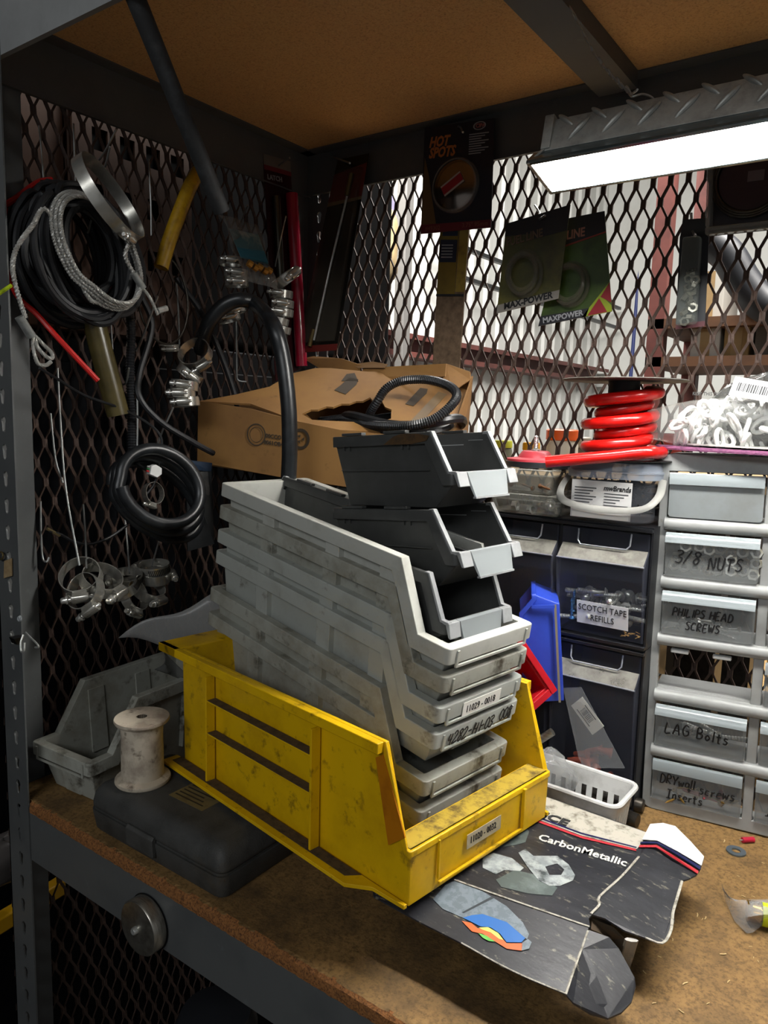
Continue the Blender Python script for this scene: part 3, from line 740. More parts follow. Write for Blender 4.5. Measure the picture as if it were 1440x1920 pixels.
# nuts behind the 3/8 NUTS front, screws and oddments in the other drawers
nut_m = mat('zinc_nut', 'a3a39c', .3, .85, col2='8a7c55', nscale=20)
def hexnut(r=.0074, h=.0058):
    mb = MB(); o = [(r*cos(radians(60*i)), r*sin(radians(60*i))) for i in range(6)]; i_ = [(r*.52*cos(radians(30*i)), r*.52*sin(radians(30*i))) for i in range(12)]
    mb.plate(o, [i_], 0, h); return mb
proto = None; rn = random.Random(11)
spots = []
for i in range(8):
    for j in range(3):
        spots.append((.022+i*.0126+rn.uniform(-.002, .002), .0045+j*.0126+rn.uniform(-.0015, .0015)))
for n_, (x, z) in enumerate(spots):
    if rn.random() < .12: continue
    M = Mc @ Matrix.Translation((x, .0035+rn.uniform(0, .002), ROWZ[4]+.003+z+.004)) @ Euler((radians(90+rn.uniform(-25, 25)), radians(rn.uniform(-30, 30)), 0)).to_matrix().to_4x4()
    if proto is None:
        proto = hexnut().obj('hex_nut', nut_m, local=True, bevel=.0004); proto.matrix_world = M
        tag(proto, 'loose zinc hex nut behind the clear front of the 3/8 NUTS drawer', 'nut', 'nuts in the 3/8 drawer')
    else:
        c = proto.copy(); COL.objects.link(c); c.matrix_world = M
def screw_mb(L=.024, r=.0017, rh=.0036):
    mb = MB(); mb.lathe([(.0001, 0), (rh, .0006), (rh*.9, .0018), (r*1.2, .003), (r, .0036)] + [(r*(1.0 if i % 2 else .72), .004+i*(L-.008)/18) for i in range(18)] + [(.0001, L)], 10); return mb
def scatter(name, mb, m, label, cat, group, n, fn, seed):
    p = None; r_ = random.Random(seed)
    for i in range(n):
        M = fn(r_)
        if p is None:
            p = mb.obj(name, m, local=True, smooth=True); p.matrix_world = M; tag(p, label, cat, group)
        else:
            c = p.copy(); COL.objects.link(c); c.matrix_world = M
def lie(r_, x0, x1, y0, y1, z0, z1):
    return Matrix.Translation((r_.uniform(x0, x1), r_.uniform(y0, y1), r_.uniform(z0, z1))) @ Euler((radians(90+r_.uniform(-15, 15)), radians(r_.uniform(-15, 15)), r_.uniform(0, 6.28))).to_matrix().to_4x4()
scatter('screw', screw_mb(), zinc, 'small bright screw lying in the PHILIPS HEAD SCREWS drawer', 'screw', 'screws in the Philips drawer', 12,
        lambda r: Mc @ lie(r, .03, .10, .012, .04, ROWZ[3]+.005, ROWZ[3]+.013), 5)
scatter('lag_bolt', screw_mb(.045, .003, .006), zinc, 'coarse lag bolt lying in the LAG Bolts drawer', 'bolt', 'bolts in the lag bolt drawer', 6,
        lambda r: Mc @ lie(r, .035, .095, .02, .045, ROWZ[1]+.006, ROWZ[1]+.016), 6)
scatter('wall_plug', MB().lathe([(.0001, 0), (.003, 0), (.0034, .004), (.0026, .006), (.0024, .02), (.0001, .024)], 10), mat('red_plug_plastic', 'a03038', .5), 'red plastic wall plug in the drywall screws drawer', 'wall plug', 'plugs in the drywall drawer', 5,
        lambda r: Mc @ lie(r, .065, .09, .004, .02, ROWZ[0]+.006, ROWZ[0]+.02), 8)
scatter('drywall_screw', screw_mb(.03, .0016, .0034), mat('brass_screw', '9a7a3c', .35, .8), 'yellowish drywall screw in the drywall screws drawer', 'screw', 'screws in the drywall drawer', 7,
        lambda r: Mc @ lie(r, .03, .10, .004, .03, ROWZ[0]+.005, ROWZ[0]+.014), 9)

# ================================================================ tip-out bin cabinets
tip_frame = mat('black_tip_bin_plastic', '15161a', .35)
tip_clear = mat('clear_tip_bin_plastic', '6c7080', .08, alpha=.06, arange=.22)
tip_dust = mat('dusty_clear_plastic', '8a8880', .7, alpha=.62, col2='6f6d66', nscale=60, lo=.4, hi=.6)
def tip_unit(z0, h, label, x0=.378, x1=.6145, y0=.447, y1=.553):
    th = thing('tip_out_bin_cabinet', label, 'cabinet', ((x0+x1)/2, (y0+y1)/2, z0))
    mb = MB(); t = .0025
    mb.box((x0, y0+.004, z0), (x1, y1, z0+t)); mb.box((x0, y0+.004, z0+h-t), (x1, y1, z0+h)); mb.box((x0, y1-t, z0+t), (x1, y1, z0+h-t))
    mb.box((x0, y0+.004, z0+t), (x0+t, y1-t, z0+h-t)); mb.box((x1-t, y0+.004, z0+t), (x1, y1-t, z0+h-t))
    xm = (x0+x1)/2; mb.box((xm-.002, y0+.006, z0+t), (xm+.002, y1-t, z0+h-t))
    mb.obj('frame', tip_frame, th)
    for zz in (z0+.0005, z0+h-.006):
        MB().box((x0, y0-.002, zz), (x1, y0+.004, zz+.0045)).obj('front_rib', tip_frame, th, bevel=.0008)
    bins = []
    for a, b in ((x0+.004, xm-.003), (xm+.003, x1-.004)):
        zt, zs, zp, zb = z0+h-.009, z0+h-.031, z0+h-.047, z0+.008
        pr = [(y0+.004, zt), (y0+.004, zs), (y0-.013, zp), (y0-.011, zp-.02), (y0+.003, zb)]
        mb = MB()
        mb.loft([[(x, p[0], p[1]) for p in pr] + [(x, p[0]+.0016, p[1]-.0005) for p in reversed(pr)] for x in (a, b)])
        fr = mb.obj('clear_bin', tip_clear, th)
        MB().loft([[(x, pr[1][0]-.0006, zs+.0004), (x, pr[2][0]-.0002, zp+.0008), (x, pr[2][0]+.0002, zp+.0014), (x, pr[1][0]-.0002, zs+.001)] for x in (a+.001, b-.001)]).obj('dusty_ledge', tip_dust, fr)
        for x in (a, b-.0016):
            MB().prism([(q[0], q[1]) for q in pr] + [(y0+.05, zb+.002), (y0+.07, zt)], 0, .0016, Matrix(((0, 0, 1, x), (1, 0, 0, 0), (0, 1, 0, 0), (0, 0, 0, 1)))).obj('side_wall', tip_clear, fr)
        hp = [(a+.022, y0+.0025, zt-.001), (a+.0225, y0, zs+.006), (a+.0265, y0-.0015, zs+.0015), (b-.0265, y0-.0015, zs+.0015), (b-.0225, y0, zs+.006), (b-.022, y0+.0025, zt-.001)]
        MB().tube(hp, .0011, 6).obj('finger_pull', mat('clear_edge', '9da1a8', .15, alpha=.6), fr)
        MB().tube([(a, pr[2][0], zp), (b, pr[2][0], zp)], .0011, 6).obj('edge_bead', MATS['clear_edge'], fr)
        bins.append((fr, a, b, pr))
    return th, bins
_, low = tip_unit(.0, .2135, 'black framed tip-out bin cabinet behind the white basket, lower of two')
_, up = tip_unit(.2145, .153, 'black framed tip-out bin cabinet holding bolts, upper of two')
fr, a, b, pr = up[1]
s0 = Vector((0, pr[3][0], pr[3][1])); s1 = Vector((0, pr[4][0], pr[4][1])); dn = (s0-s1).normalized()
lo_ = s1 + dn*.014
Mlab = frame((a+.028, lo_.y-.0008, lo_.z), (1, 0, 0), (0, -dn.z, dn.y))
lb = MB().box((0, 0, 0), (.066, .031, .0005), Mlab).obj('paper_label', mat('white_label', 'c9ccd0', .6), fr)
text('lettering', 'SCOTCH TAPE', .0118, Mlab @ Matrix.Translation((.033, .0185, .0007)), mat('soft_black_ink', '1d1e22', .6), lb, align='CENTER', xs=.8)
text('lettering', 'REFILLS', .0118, Mlab @ Matrix.Translation((.033, .0055, .0007)), MATS['soft_black_ink'], lb, align='CENTER', xs=.8)
def bolt_mb(L=.04, r=.0032, rh=.0075, dome=True):
    mb = MB(); mb.lathe([(.0001, 0), (rh*.6, .0006), (rh, .0035), (rh, .0045), (r, .0048), (r, L*.5)] + [(r*(1 if i % 2 else .84), L*.5+i*L*.03) for i in range(16)] + [(.0001, L)], 12); return mb
scatter('carriage_bolt', bolt_mb(), zinc, 'bright carriage bolt piled in the SCOTCH TAPE REFILLS tip-out bin', 'bolt', 'bolts in the labelled tip-out bin', 30,
        lambda r: lie(r, a+.022, b-.022, pr[4][0]+.024, pr[4][0]+.05, .236, .274), 21)
scatter('blue_screw', screw_mb(.03, .0022, .004), mat('blue_screw', '3a6f9e', .35, .6), 'blue masonry screw at the left of the SCOTCH TAPE REFILLS bin', 'screw', 'blue screws in the labelled tip-out bin', 2,
        lambda r: Matrix.Translation((a+.016, pr[4][0]+.01, .235+r.uniform(0, .01))) @ Euler((radians(r.uniform(-10, 10)), 0, 0)).to_matrix().to_4x4(), 22)
scatter('wood_chip', MB().box((0, 0, 0), (.006, .0016, .0008)), mat('wood_shaving', '9c7a45', .8), 'pale wood shaving in the corner of the SCOTCH TAPE REFILLS bin', 'wood shaving', 'shavings in the labelled tip-out bin', 16,
        lambda r: Matrix.Translation((r.uniform(b-.03, b-.006), r.uniform(pr[4][0]+.002, pr[4][0]+.015), r.uniform(.2255, .231))) @ Euler((0, r.uniform(-.5, .5), r.uniform(0, 6))).to_matrix().to_4x4(), 23)
fr, a, b, pr = low[1]
scatter('wire_nut', MB().lathe([(.0001, .02), (.003, .0195), (.0055, .004), (.0075, .001), (.0075, 0), (.0001, 0)], 10), mat('orange_red_plastic', '8a3a20', .5), 'orange-red wire connector in the lower tip-out bin', 'wire connector', 'wire connectors in the lower tip-out bin', 14,
        lambda r: lie(r, a+.03, b-.03, pr[4][0]+.008, pr[4][0]+.03, .02, .062), 31)

# ================================================================ on top of the tip-out bins
clear_box = mat('hazy_clear_plastic', '94958e', .25, alpha=.26, col2='8c8b80', nscale=30)
def small_box(x0, x1, y0, y1, z0, z1, label, contents=None):
    th = thing('clear_container', label, 'container', ((x0+x1)/2, (y0+y1)/2, z0))
    MB().loft(rbox(x0, x1, y0, y1, [(z0, .006), (z0+.002, .004), (z1-.007, .0015), (z1-.007, .003), (z0+.003, .0055)], .008), True, True).obj('tub', clear_box, th, smooth=True)
    MB().loft(rbox(x0-.001, x1+.001, y0-.001, y1+.001, [(z1-.0085, 0), (z1-.001, 0), (z1, .0015), (z1, .006), (z1-.0012, .007), (z1-.0012, .008)], .009), False, True).obj('lid', clear_box, th, smooth=True)
    return th
small_box(.395, .497, .440, .535, .3685, .3955, 'low clear container of hex nuts under the other container')
small_box(.385, .482, .445, .535, .396, .4285, 'hazy clear container with ribbed lid under the sanding pads')
scatter('hex_nut', hexnut(.0075, .006), zinc, 'bright hex nut inside the low clear container', 'nut', 'nuts in the low clear container', 12,
        lambda r: lie(r, .43, .488, .448, .50, .3725, .384), 41)
scatter('brown_screw', screw_mb(.026), mat('rusty_screw', '5a3a20', .6, .4), 'rusty screw inside the hazy clear container', 'screw', 'screws in the hazy container', 6,
        lambda r: lie(r, .42, .475, .450, .46, .401, .409), 42)
# sanding pads
Mp = Matrix.Translation((.437, .492, .4295))
pd = thing('sanding_pad', 'red backed rotary sanding pad with threaded stud', 'sanding pad', Mp)
MB().lathe([(.0001, 0), (.040, 0), (.0402, .007), (.0395, .0075), (.0001, .0075)], 32, Mp).obj('foam_disc', black_rubber, pd, smooth=True)
MB().lathe([(.039, .0076), (.0385, .0105), (.024, .0125), (.0185, .0205), (.0165, .0215), (.0001, .0215)], 32, Mp).obj('backing_plate', mat('red_pad_plastic', 'a3303a', .4), pd, smooth=True)
MB().lathe([(.006, .0215), (.006, .0235), (.0034, .024)] + [(.0034 if i % 2 else .0028, .0245+i*.0011) for i in range(16)] + [(.0001, .0425)], 12, Mp).obj('stud', zinc, pd, smooth=True)
Mp = Matrix.Translation((.4885, .515, .4295))
pd = thing('sanding_pad', 'flat grey sanding disc lying behind the red hose end', 'sanding pad', Mp)
MB().lathe([(.0001, 0), (.045, 0), (.045, .008), (.0001, .008)], 32, Mp).obj('foam_disc', black_rubber, pd, smooth=True)
MB().lathe([(.0001, .0082), (.043, .0082), (.042, .0125), (.012, .0135), (.0001, .0135)], 32, Mp).obj('backing_plate', mat('dusty_grey_disc', '6f6f68', .7), pd, smooth=True)
# fastener tub
tub_m = mat('smoky_tub_plastic', '5c6066', .22, alpha=.2)
tub_lid = mat('grey_blue_lid_plastic', '8a93a0', .3, alpha=.8)
tb = thing('fastener_tub', 'clear bail-handled tub of screws with printed mwBrands label', 'tub', (.555, .495, .3685))
TX0, TX1, TY0, TY1 = .4985, .6125, .440, .553
MB().loft(rbox(TX0, TX1, TY0, TY1, [(.3685, .012), (.371, .008), (.425, .003), (.425, .005), (.372, .010)], .028), True, True).obj('body', tub_m, tb, smooth=True)
MB().loft(rbox(TX0-.002, TX1+.002, TY0-.002, TY1+.002, [(.424, .001), (.431, .0005), (.4312, .0), (.4335, .0), (.434, .002), (.444, .003), (.4455, .005), (.4455, .012), (.443, .013)], .03), False, True).obj('lid', tub_lid, tb, smooth=True)
hb = [(TX0-.0025, TY0+.03, .424), (TX0-.005, TY0+.012, .408), (TX0+.002, TY0-.004, .396), (TX0+.02, TY0-.0065, .3895), ((TX0+TX1)/2, TY0-.0065, .386), (TX1-.02, TY0-.0065, .3885), (TX1-.002, TY0-.004, .395), (TX1+.005, TY0+.012, .408), (TX1+.0025, TY0+.03, .424)]
MB().tube(spline(hb, 6), .0048, 8, flat=.45).obj('bail_handle', mat('milky_handle_plastic', '8c8c88', .35, alpha=.75), tb, smooth=True)
Mk = Matrix.Translation((TX0+.0135, TY0+.0015, .3735)) @ Matrix(((1, 0, 0, 0), (0, 0, -1, 0), (0, 1, 0, 0), (0, 0, 0, 1)))
lb = MB().box((0, .0, .0005), (.076, .047, .0013), Mk).obj('printed_label', mat('tub_label_paper', 'b9b9b8', .6), tb)
text('lettering', 'mwBrands', .0088, Mk @ Matrix.Translation((.041, .036, .0015)), black_print, lb, bold=.0002, shear=.15, xs=.9)
mb = MB()
ink = mat('small_print_ink', '3c3d40', .7)
for i in range(8): mb.box((.004, .037-i*.0036, .0014), (.032-(i % 3)*.004, .0383-i*.0036, .0016), Mk)
for i in range(7): mb.box((.042, .0315-i*.0036, .0014), (.072-(i % 4)*.005, .0326-i*.0036, .0016), Mk)
tag(mb.obj('small_print', ink, lb), kind='stuff')
mb = MB().box((.002, .0005, .0013), (.074, .0065, .0016), Mk).obj('white_strip', white_print, lb)
scatter('tub_screw', screw_mb(.034, .002, .0042), dark_steel, 'dark steel screw heaped in the fastener tub', 'screw', 'screws in the fastener tub', 44,
        lambda r: lie(r, TX0+.036, TX1-.026, TY0+.03, TY0+.06, .38, .418), 51)
# red hose on a black reel
reel_m = mat('black_reel_plastic', '1a1a1c', .5, col2='2a2926', nscale=40)
RC = Vector((.553, .492, .4462))
rl = thing('hose_reel', 'black flanged reel standing on the fastener tub', 'reel', RC)
Mr = Matrix.Translation(RC)
MB().lathe([(.0001, 0), (.070, 0), (.071, .0012), (.0695, .0022), (.0001, .0022)], 48, Mr).obj('flange', reel_m, rl, smooth=True)
MB().lathe([(.0001, .0022), (.0195, .0022), (.0195, .098), (.0001, .098)], 32, Mr).obj('core', reel_m, rl, smooth=True)
MB().lathe([(.006, .098), (.076, .0985), (.0775, .0995), (.076, .1005), (.006, .1012)], 56, Mr).obj('flange', mat('scuffed_reel_flange', '3a3833', .55, col2='55514a', nscale=50), rl, smooth=True)
red_hose = mat('glossy_red_hose', 'c41410', .28, col2='a80f0c', nscale=30, coat=.3)
R0 = .0365
pts = []
end = at(1024, 866, Y=.405); 
mid = at(1215, 850, Y=.436)
pts += [end, end.lerp(mid, .33), end.lerp(mid, .66), mid+Vector((0, 0, .001)), RC+Vector((.058, -.034, .0115)), RC+Vector((.053, .0, .0120)), RC+Vector((.030, .032, .0115))]
zc = .0115; ang = 60; turns = [(.034, .012), (.040, .020), (.033, .034), (.042, .036), (.034, .052), (.036, .058), (.034, .072), (.031, .076)]
N_ = 64; T_ = 5.083
for i in range(1, N_):
    t = i/N_; an = radians(60+t*T_*360)
    rr = .0355+.0085*sin(t*T_*pi*.9+1)
    zz = .013+t*.072+.0035*sin(an*1.0+.8)
    pts.append(RC+Vector((rr*cos(an), rr*sin(an), zz)))
tag(MB().tube(spline(pts, 4), .0074, 12).obj('red_hose', red_hose, smooth=True), 'bright red hose wound around the black reel', 'hose')

# ================================================================ flattened brake pad carton under the yellow bin
carton_blk = mat('scuffed_black_carton', '25262a', .35, col2='36373b', nscale=18, lo=.45, hi=.75, col3='8c8878', n3=70, lo3=.59, hi3=.72, bump=.15, bscale=90, stretch=(1, 2.2, 1))
carton_brown = mat('raw_carton', '4a3d2e', .8)
carton_dark = mat('dark_carton_side', '121214', .6)
carton_edge = mat('torn_white_carton_edge', 'a9a59a', .9, col2='5c584e', nscale=200)
carton_wht = mat('soiled_white_carton', 'b5b1a4', .6, col2='6b6555', nscale=70, lo=.5, hi=.68)
carton_white = mat('clean_white_carton', 'd6d6d6', .5)
navy = mat('navy_print', '161c4a', .5); redp = mat('red_stripe_print', 'b03038', .5)
BZ = .0585
bx = thing('brake_pad_carton', 'crushed black CarbonMetallic brake pad carton with torn end flaps', 'carton', at(1000, 1650, Z=0))
def T(px, py, dz=0): return at(px, py, Z=BZ) + Vector((0, 0, dz))
# near side panel: from the crease down to the loose lower edge
c0, c1 = at(852, 1650, Z=BZ), at(1107, 1739, Z=BZ)
e0 = at(745, 1706, Z=.050); e1 = at(1060, 1867, Z=.043)
nn = (c1-c0).cross(e1-c0).normalized()
def Sd(px, py, dz=0):
    d = ray(px, py); k = ((c0-CAM).dot(nn))/d.dot(nn); p = CAM+d*k
    return p + (nn if nn.z > 0 else -nn)*dz
def sheet(name, pts, m, parent, th=.0016, up=Vector((0, 0, 1)), bev=0):
    n = len(pts); mb = MB(); mb.add(list(pts)+[p-up*th for p in pts], [tuple(range(n)), tuple(reversed(range(n, 2*n)))]+[(i, n+i, n+(i+1) % n, (i+1) % n) for i in range(n)])
    return mb.obj(name, m, parent)
top_pts = [T(*p) for p in ((690, 1597), (852, 1650), (980, 1695), (1107, 1739), (1104, 1722), (1122, 1700), (1124, 1682), (1150, 1660), (1198, 1607), (1204, 1580), (1212, 1560), (1120, 1527), (998, 1484), (900, 1450))]
tp = sheet('top_panel', top_pts, carton_blk, bx)
# torn-off strip of white along the end fold
side_pts = [c0.lerp(c0-(c1-c0)*.6, 1)] ; side_pts = [at(690, 1597, Z=BZ-.0004), c0-Vector((0, 0, .0004)), Sd(980, 1695), Sd(1104, 1738), Sd(1090, 1780), Sd(1061, 1863), Sd(1000, 1838), Sd(940, 1810), Sd(865, 1768), Sd(790, 1730), Sd(700, 1680)]
sd = sheet('side_panel', side_pts, carton_blk, bx, .0014)
# hidden body the panels rest on
cA, cB = Vector((c0.x, c0.y, 0)), Vector((c1.x, c1.y, 0)); pb = Vector((-.05, 1, 0)).normalized()
q = [cA-(cB-cA)*.25+pb*.012, cA.lerp(cB, .93)+pb*.012, Vector((.662, .300, 0)), Vector((.47, .315, 0))]
mb = MB(); mb.hexa([p+Vector((0, 0, .0005)) for p in q]+[p+Vector((0, 0, BZ-.003)) for p in q]); mb.obj('box_body', carton_dark, bx)
# white band, stripes and lettering on the top panel
sheet('white_band', [T(*p, .0004) for p in ((905, 1453), (1000, 1486), (1120, 1529), (1211, 1561), (1204, 1580), (1194, 1592), (1090, 1567), (985, 1528), (890, 1490))], carton_wht, tp, .0003)
sheet('red_stripe', [T(*p, .0009) for p in ((960, 1523), (985, 1534), (1090, 1573), (1193, 1597), (1192, 1593), (1090, 1569), (985, 1530), (960, 1519))], redp, tp, .0002)
sheet('navy_stripe', [T(*p, .0007) for p in ((960, 1515), (985, 1526), (1090, 1565), (1193, 1591), (1194, 1589), (1090, 1562), (985, 1523), (960, 1512))], navy, tp, .0002)
o0 = T(968, 1519, .001); ox = (T(1040, 1547)-T(985, 1527)).normalized()
Mn = frame(o0, ox, (0, 0, 1)); text('lettering', 'NCE', .0185, Mn @ Matrix.Translation((.019, .0025, .0)), mat('faded_black_print', '2a2a2a', .7), tp, bold=.0007, xs=1.05)
o0 = T(1004, 1573, .0008); ox = (T(1165, 1620)-T(1008, 1572)).normalized()
text('lettering', 'CarbonMetallic', .0172, frame(o0, ox, (0, 0, 1)) @ Matrix.Translation((.002, -.001, 0)), mat('white_serif_print', 'cfcfc9', .5), tp, bold=.0003, xs=.85)
# printed picture of brake hardware: caliper brackets
pic1 = mat('printed_steel_picture', '7d8587', .4, col2='a7adac', nscale=60, lo=.4, hi=.6, col3='394042', n3=45)
pic2 = mat('printed_grey_green_picture', '4c5654', .4, col2='6e7876', nscale=40)
sheet('printed_disc', [T(*p, .0005) for p in ((955, 1560), (980, 1542), (992, 1560), (985, 1580), (960, 1586), (930, 1590), (920, 1580))], pic2, tp, .0003)
sheet('printed_bracket', [T(*p, .0006) for p in ((905, 1608), (925, 1600), (960, 1610), (982, 1628), (975, 1634), (945, 1632), (930, 1640), (905, 1628))], pic1, tp, .0003)
sheet('printed_pad', [T(*p, .0005) for p in ((930, 1650), (965, 1632), (1000, 1640), (1045, 1665), (1035, 1680), (990, 1676), (940, 1664))], pic2, tp, .0003)
mb = MB(); outer = [T(*p) for p in ((972, 1600), (985, 1593), (1000, 1606), (1045, 1606), (1066, 1622), (1078, 1642), (1074, 1652), (1050, 1662), (1030, 1662), (1010, 1652), (988, 1625))]
hole = [T(*p) for p in ((1022, 1626), (1045, 1620), (1058, 1632), (1052, 1642), (1030, 1642))]
mb.plate([(p.x, p.y) for p in outer], [[(p.x, p.y) for p in hole]], BZ+.0004, BZ+.0008); mb.obj('printed_caliper', pic1, tp)
# printed brake pad on the side panel, with layered backing colours
pgrey = mat('printed_pad_grey', '5f6a72', .4, col2='6f7a82', nscale=160, lo=.45, hi=.55)
up_ = nn if nn.z > 0 else -nn
def sp(name, pts, m, dz): return sheet(name, [Sd(*p, dz) for p in pts], m, sd, .0002, up_)
sp('printed_pad_face', ((812, 1687), (835, 1660), (852, 1653), (905, 1672), (950, 1700), (980, 1730), (992, 1752), (988, 1762), (950, 1730), (905, 1715), (885, 1717), (868, 1722), (830, 1705)), pgrey, .0006)
sp('printed_pad_slot', ((866, 1712), (870, 1713), (926, 1685), (922, 1682)), mat('printed_dark_slot', '2c3338', .5), .0009)
sp('printed_blue_layer', ((868, 1722), (885, 1717), (905, 1715), (950, 1730), (985, 1760), (978, 1768), (950, 1768), (938, 1752), (920, 1740), (900, 1738), (885, 1730)), mat('blue_ink', '1f62a8', .4), .0008)
sp('printed_orange_layer', ((866, 1728), (884, 1732), (896, 1742), (915, 1741), (935, 1754), (950, 1770), (980, 1770), (978, 1784), (950, 1780), (928, 1766), (905, 1752), (885, 1748)), mat('orange_ink', 'd0602c', .4), .0009)
sp('printed_yellow_layer', ((898, 1741), (915, 1740), (934, 1751), (944, 1764), (936, 1762), (920, 1750), (905, 1745)), mat('pale_yellow_ink', 'd0c463', .4), .0011)
sp('printed_green_layer', ((897, 1751), (912, 1756), (928, 1767), (917, 1766), (905, 1760)), mat('green_ink', '5fae4a', .4), .0011)
sp('printed_cap', ((978, 1770), (990, 1762), (997, 1768), (992, 1780), (978, 1784)), pgrey, .0009)
# end flaps
def Zs(px, py, z): return at(px, py, Z=z)
f1 = [Zs(1124, 1682, .0585), Zs(1150, 1660, .0585), Zs(1198, 1607, .0585), Zs(1204, 1580, .0585), Zs(1219, 1547, .0585), Zs(1243, 1545, .062), Zs(1266, 1551, .064), Zs(1295, 1580, .060), Zs(1320, 1608, .052),
      Zs(1314, 1628, .052), Zs(1306, 1640, .052), Zs(1290, 1648, .053), Zs(1279, 1651, .054), Zs(1276, 1668, .053), Zs(1268, 1690, .052), Zs(1262, 1712, .051), Zs(1265, 1725, .050), Zs(1258, 1745, .049), Zs(1242, 1768, .047), Zs(1215, 1760, .049), Zs(1172, 1745, .052), Zs(1135, 1722, .056), Zs(1108, 1714, .058)]
fl = sheet('end_flap', f1, carton_blk, bx, .0016)
def fan(name, pts, m, th, parent, dz):
    return sheet(name, [p+Vector((0, 0, dz)) for p in pts], m, parent, th)
fan('white_band', [Zs(1204, 1576, .0585), Zs(1219, 1547, .0585), Zs(1243, 1545, .062), Zs(1266, 1551, .064), Zs(1295, 1580, .060), Zs(1320, 1608, .052), Zs(1315, 1625, .052), Zs(1270, 1598, .0590), Zs(1232, 1578, .0605)], carton_white, .0005, fl, .0014)
fan('navy_stripe', [Zs(1201, 1581, .0587), Zs(1233, 1581, .0605), Zs(1270, 1601, .0590), Zs(1314, 1628, .0521), Zs(1312, 1633, .0521), Zs(1268, 1605, .0588), Zs(1232, 1584, .0603), Zs(1200, 1584, .0586)], navy, .0005, fl, .0017)
fan('red_stripe', [Zs(1199, 1587, .0586), Zs(1231, 1587, .0602), Zs(1266, 1609, .0586), Zs(1310, 1636, .0521), Zs(1308, 1641, .0521), Zs(1264, 1613, .0585), Zs(1230, 1591, .0601), Zs(1198, 1591, .0586)], redp, .0005, fl, .0017)
f2 = [Zs(1102, 1743, .0565), Zs(1090, 1780, .052), Zs(1061, 1864, .0435), Zs(1075, 1880, .038), Zs(1107, 1900, .030), Zs(1140, 1909, .026), Zs(1165, 1898, .026), Zs(1184, 1878, .028), Zs(1192, 1850, .032), Zs(1190, 1833, .036), Zs(1172, 1800, .042), Zs(1160, 1778, .047), Zs(1142, 1757, .053)]
sheet('end_flap', f2, carton_blk, bx, .0016)
# pale scuffed folds and torn edges
def scuff(pts, r=.0011, parent=bx): return MB().tube(spline(pts, 3), r, 5, flat=.5).obj('worn_fold', carton_edge, parent)
scuff([Zs(1102, 1745, .0574), Zs(1090, 1780, .053), Zs(1075, 1822, .0487), Zs(1061, 1864, .0445)])
scuff([Sd(865, 1768, .0003), Sd(940, 1810, .0003), Sd(1000, 1838, .0003), Sd(1061, 1863, .0003)], .0008)
scuff([T(852, 1650, .0004), T(980, 1695, .0004), T(1105, 1738, .0004)], .0010)
scuff([T(1198, 1607, .0005), T(1165, 1645, .0008), T(1124, 1682, .0005), T(1124, 1697, .0006), T(1108, 1714, .0005)], .0013)
scuff([Zs(1279, 1652, .0545), Zs(1268, 1690, .0525), Zs(1262, 1712, .0515), Zs(1258, 1745, .0495), Zs(1242, 1768, .0475), Zs(1210, 1758, .0495)], .0014)
sheet('torn_end', [Zs(1108, 1742, .050), Zs(1110, 1722, .052), Zs(1150, 1738, .046), Zs(1172, 1760, .040), Zs(1165, 1790, .030), Zs(1150, 1760, .034)], carton_brown, bx, .001)
MB().tube([at(1184, 1762, Z=.046), at(1176, 1790, Z=.022), at(1168, 1815, Z=.004)], .006, 8, flat=.3).obj('inner_fold', mat('glossy_grey_card', '8f8a80', .3), bx)

# ================================================================ white basket
wht = mat('white_basket_plastic', 'd2d3d1', .4, col2='a5a5a2', nscale=20)
BA, BB, BC_ = at(992, 1458, Z=.06), at(1150, 1513, Z=.06), at(1203, 1472, Z=.06)
bxx = (BB-BA).normalized(); Mk = frame((BB.x, BB.y, 0), bxx, (0, 0, 1))
LB = .17; WB = ((BC_-BB) - bxx*(BC_-BB).dot(bxx)).length
bk = thing('basket', 'small white slotted plastic basket beside the drawer cabinet', 'basket', Mk)
def rr_path(x0, x1, y0, y1, z, r, n=4):
    P = []
    for cx_, cy_, a0 in ((x0+r, y0+r, 180), (x1-r, y0+r, 270), (x1-r, y1-r, 0), (x0+r, y1-r, 90)):
        P += [Vector((cx_+r*cos(radians(a0+k*90/n)), cy_+r*sin(radians(a0+k*90/n)), z)) for k in range(n+1)]
    return P
MB().tube(rr_path(-LB, .004, 0, WB, .0585, .012), .0032, 8, closed=True, M=Mk).obj('rim', wht, bk, smooth=True)
def ringwall(z0, z1, i0, i1, t=.0016):
    a = rr_path(-LB+i0, .004-i0, i0, WB-i0, z0, .011); b = rr_path(-LB+i1, .004-i1, i1, WB-i1, z1, .011)
    a2 = rr_path(-LB+i0+t, .004-i0-t, i0+t, WB-i0-t, z0, .0095); b2 = rr_path(-LB+i1+t, .004-i1-t, i1+t, WB-i1-t, z1, .0095)
    return MB().loft([a, b, b2, a2, a], False, False, M=Mk)
ringwall(.040, .058, .004, .0015).obj('upper_band', wht, bk, smooth=True)
ringwall(.0005, .010, .008, .0075).obj('lower_band', wht, bk, smooth=True)
MB().prism([(p.x, p.y) for p in rr_path(-LB+.009, -.005, .009, WB-.009, 0, .01)], .0006, .0022, Mk).obj('floor', wht, bk)
def slat(x0, y0, x1, y1): # slat from lower band to upper band; outer face
    mb = MB(); d = Vector((x1-x0, y1-y0, 0)).normalized(); n_ = Vector((d.y, -d.x, 0)); h = .0036
    lo_ = Vector((x0, y0, .009)); hi_ = Vector((x1, y1, .041))
    return mb
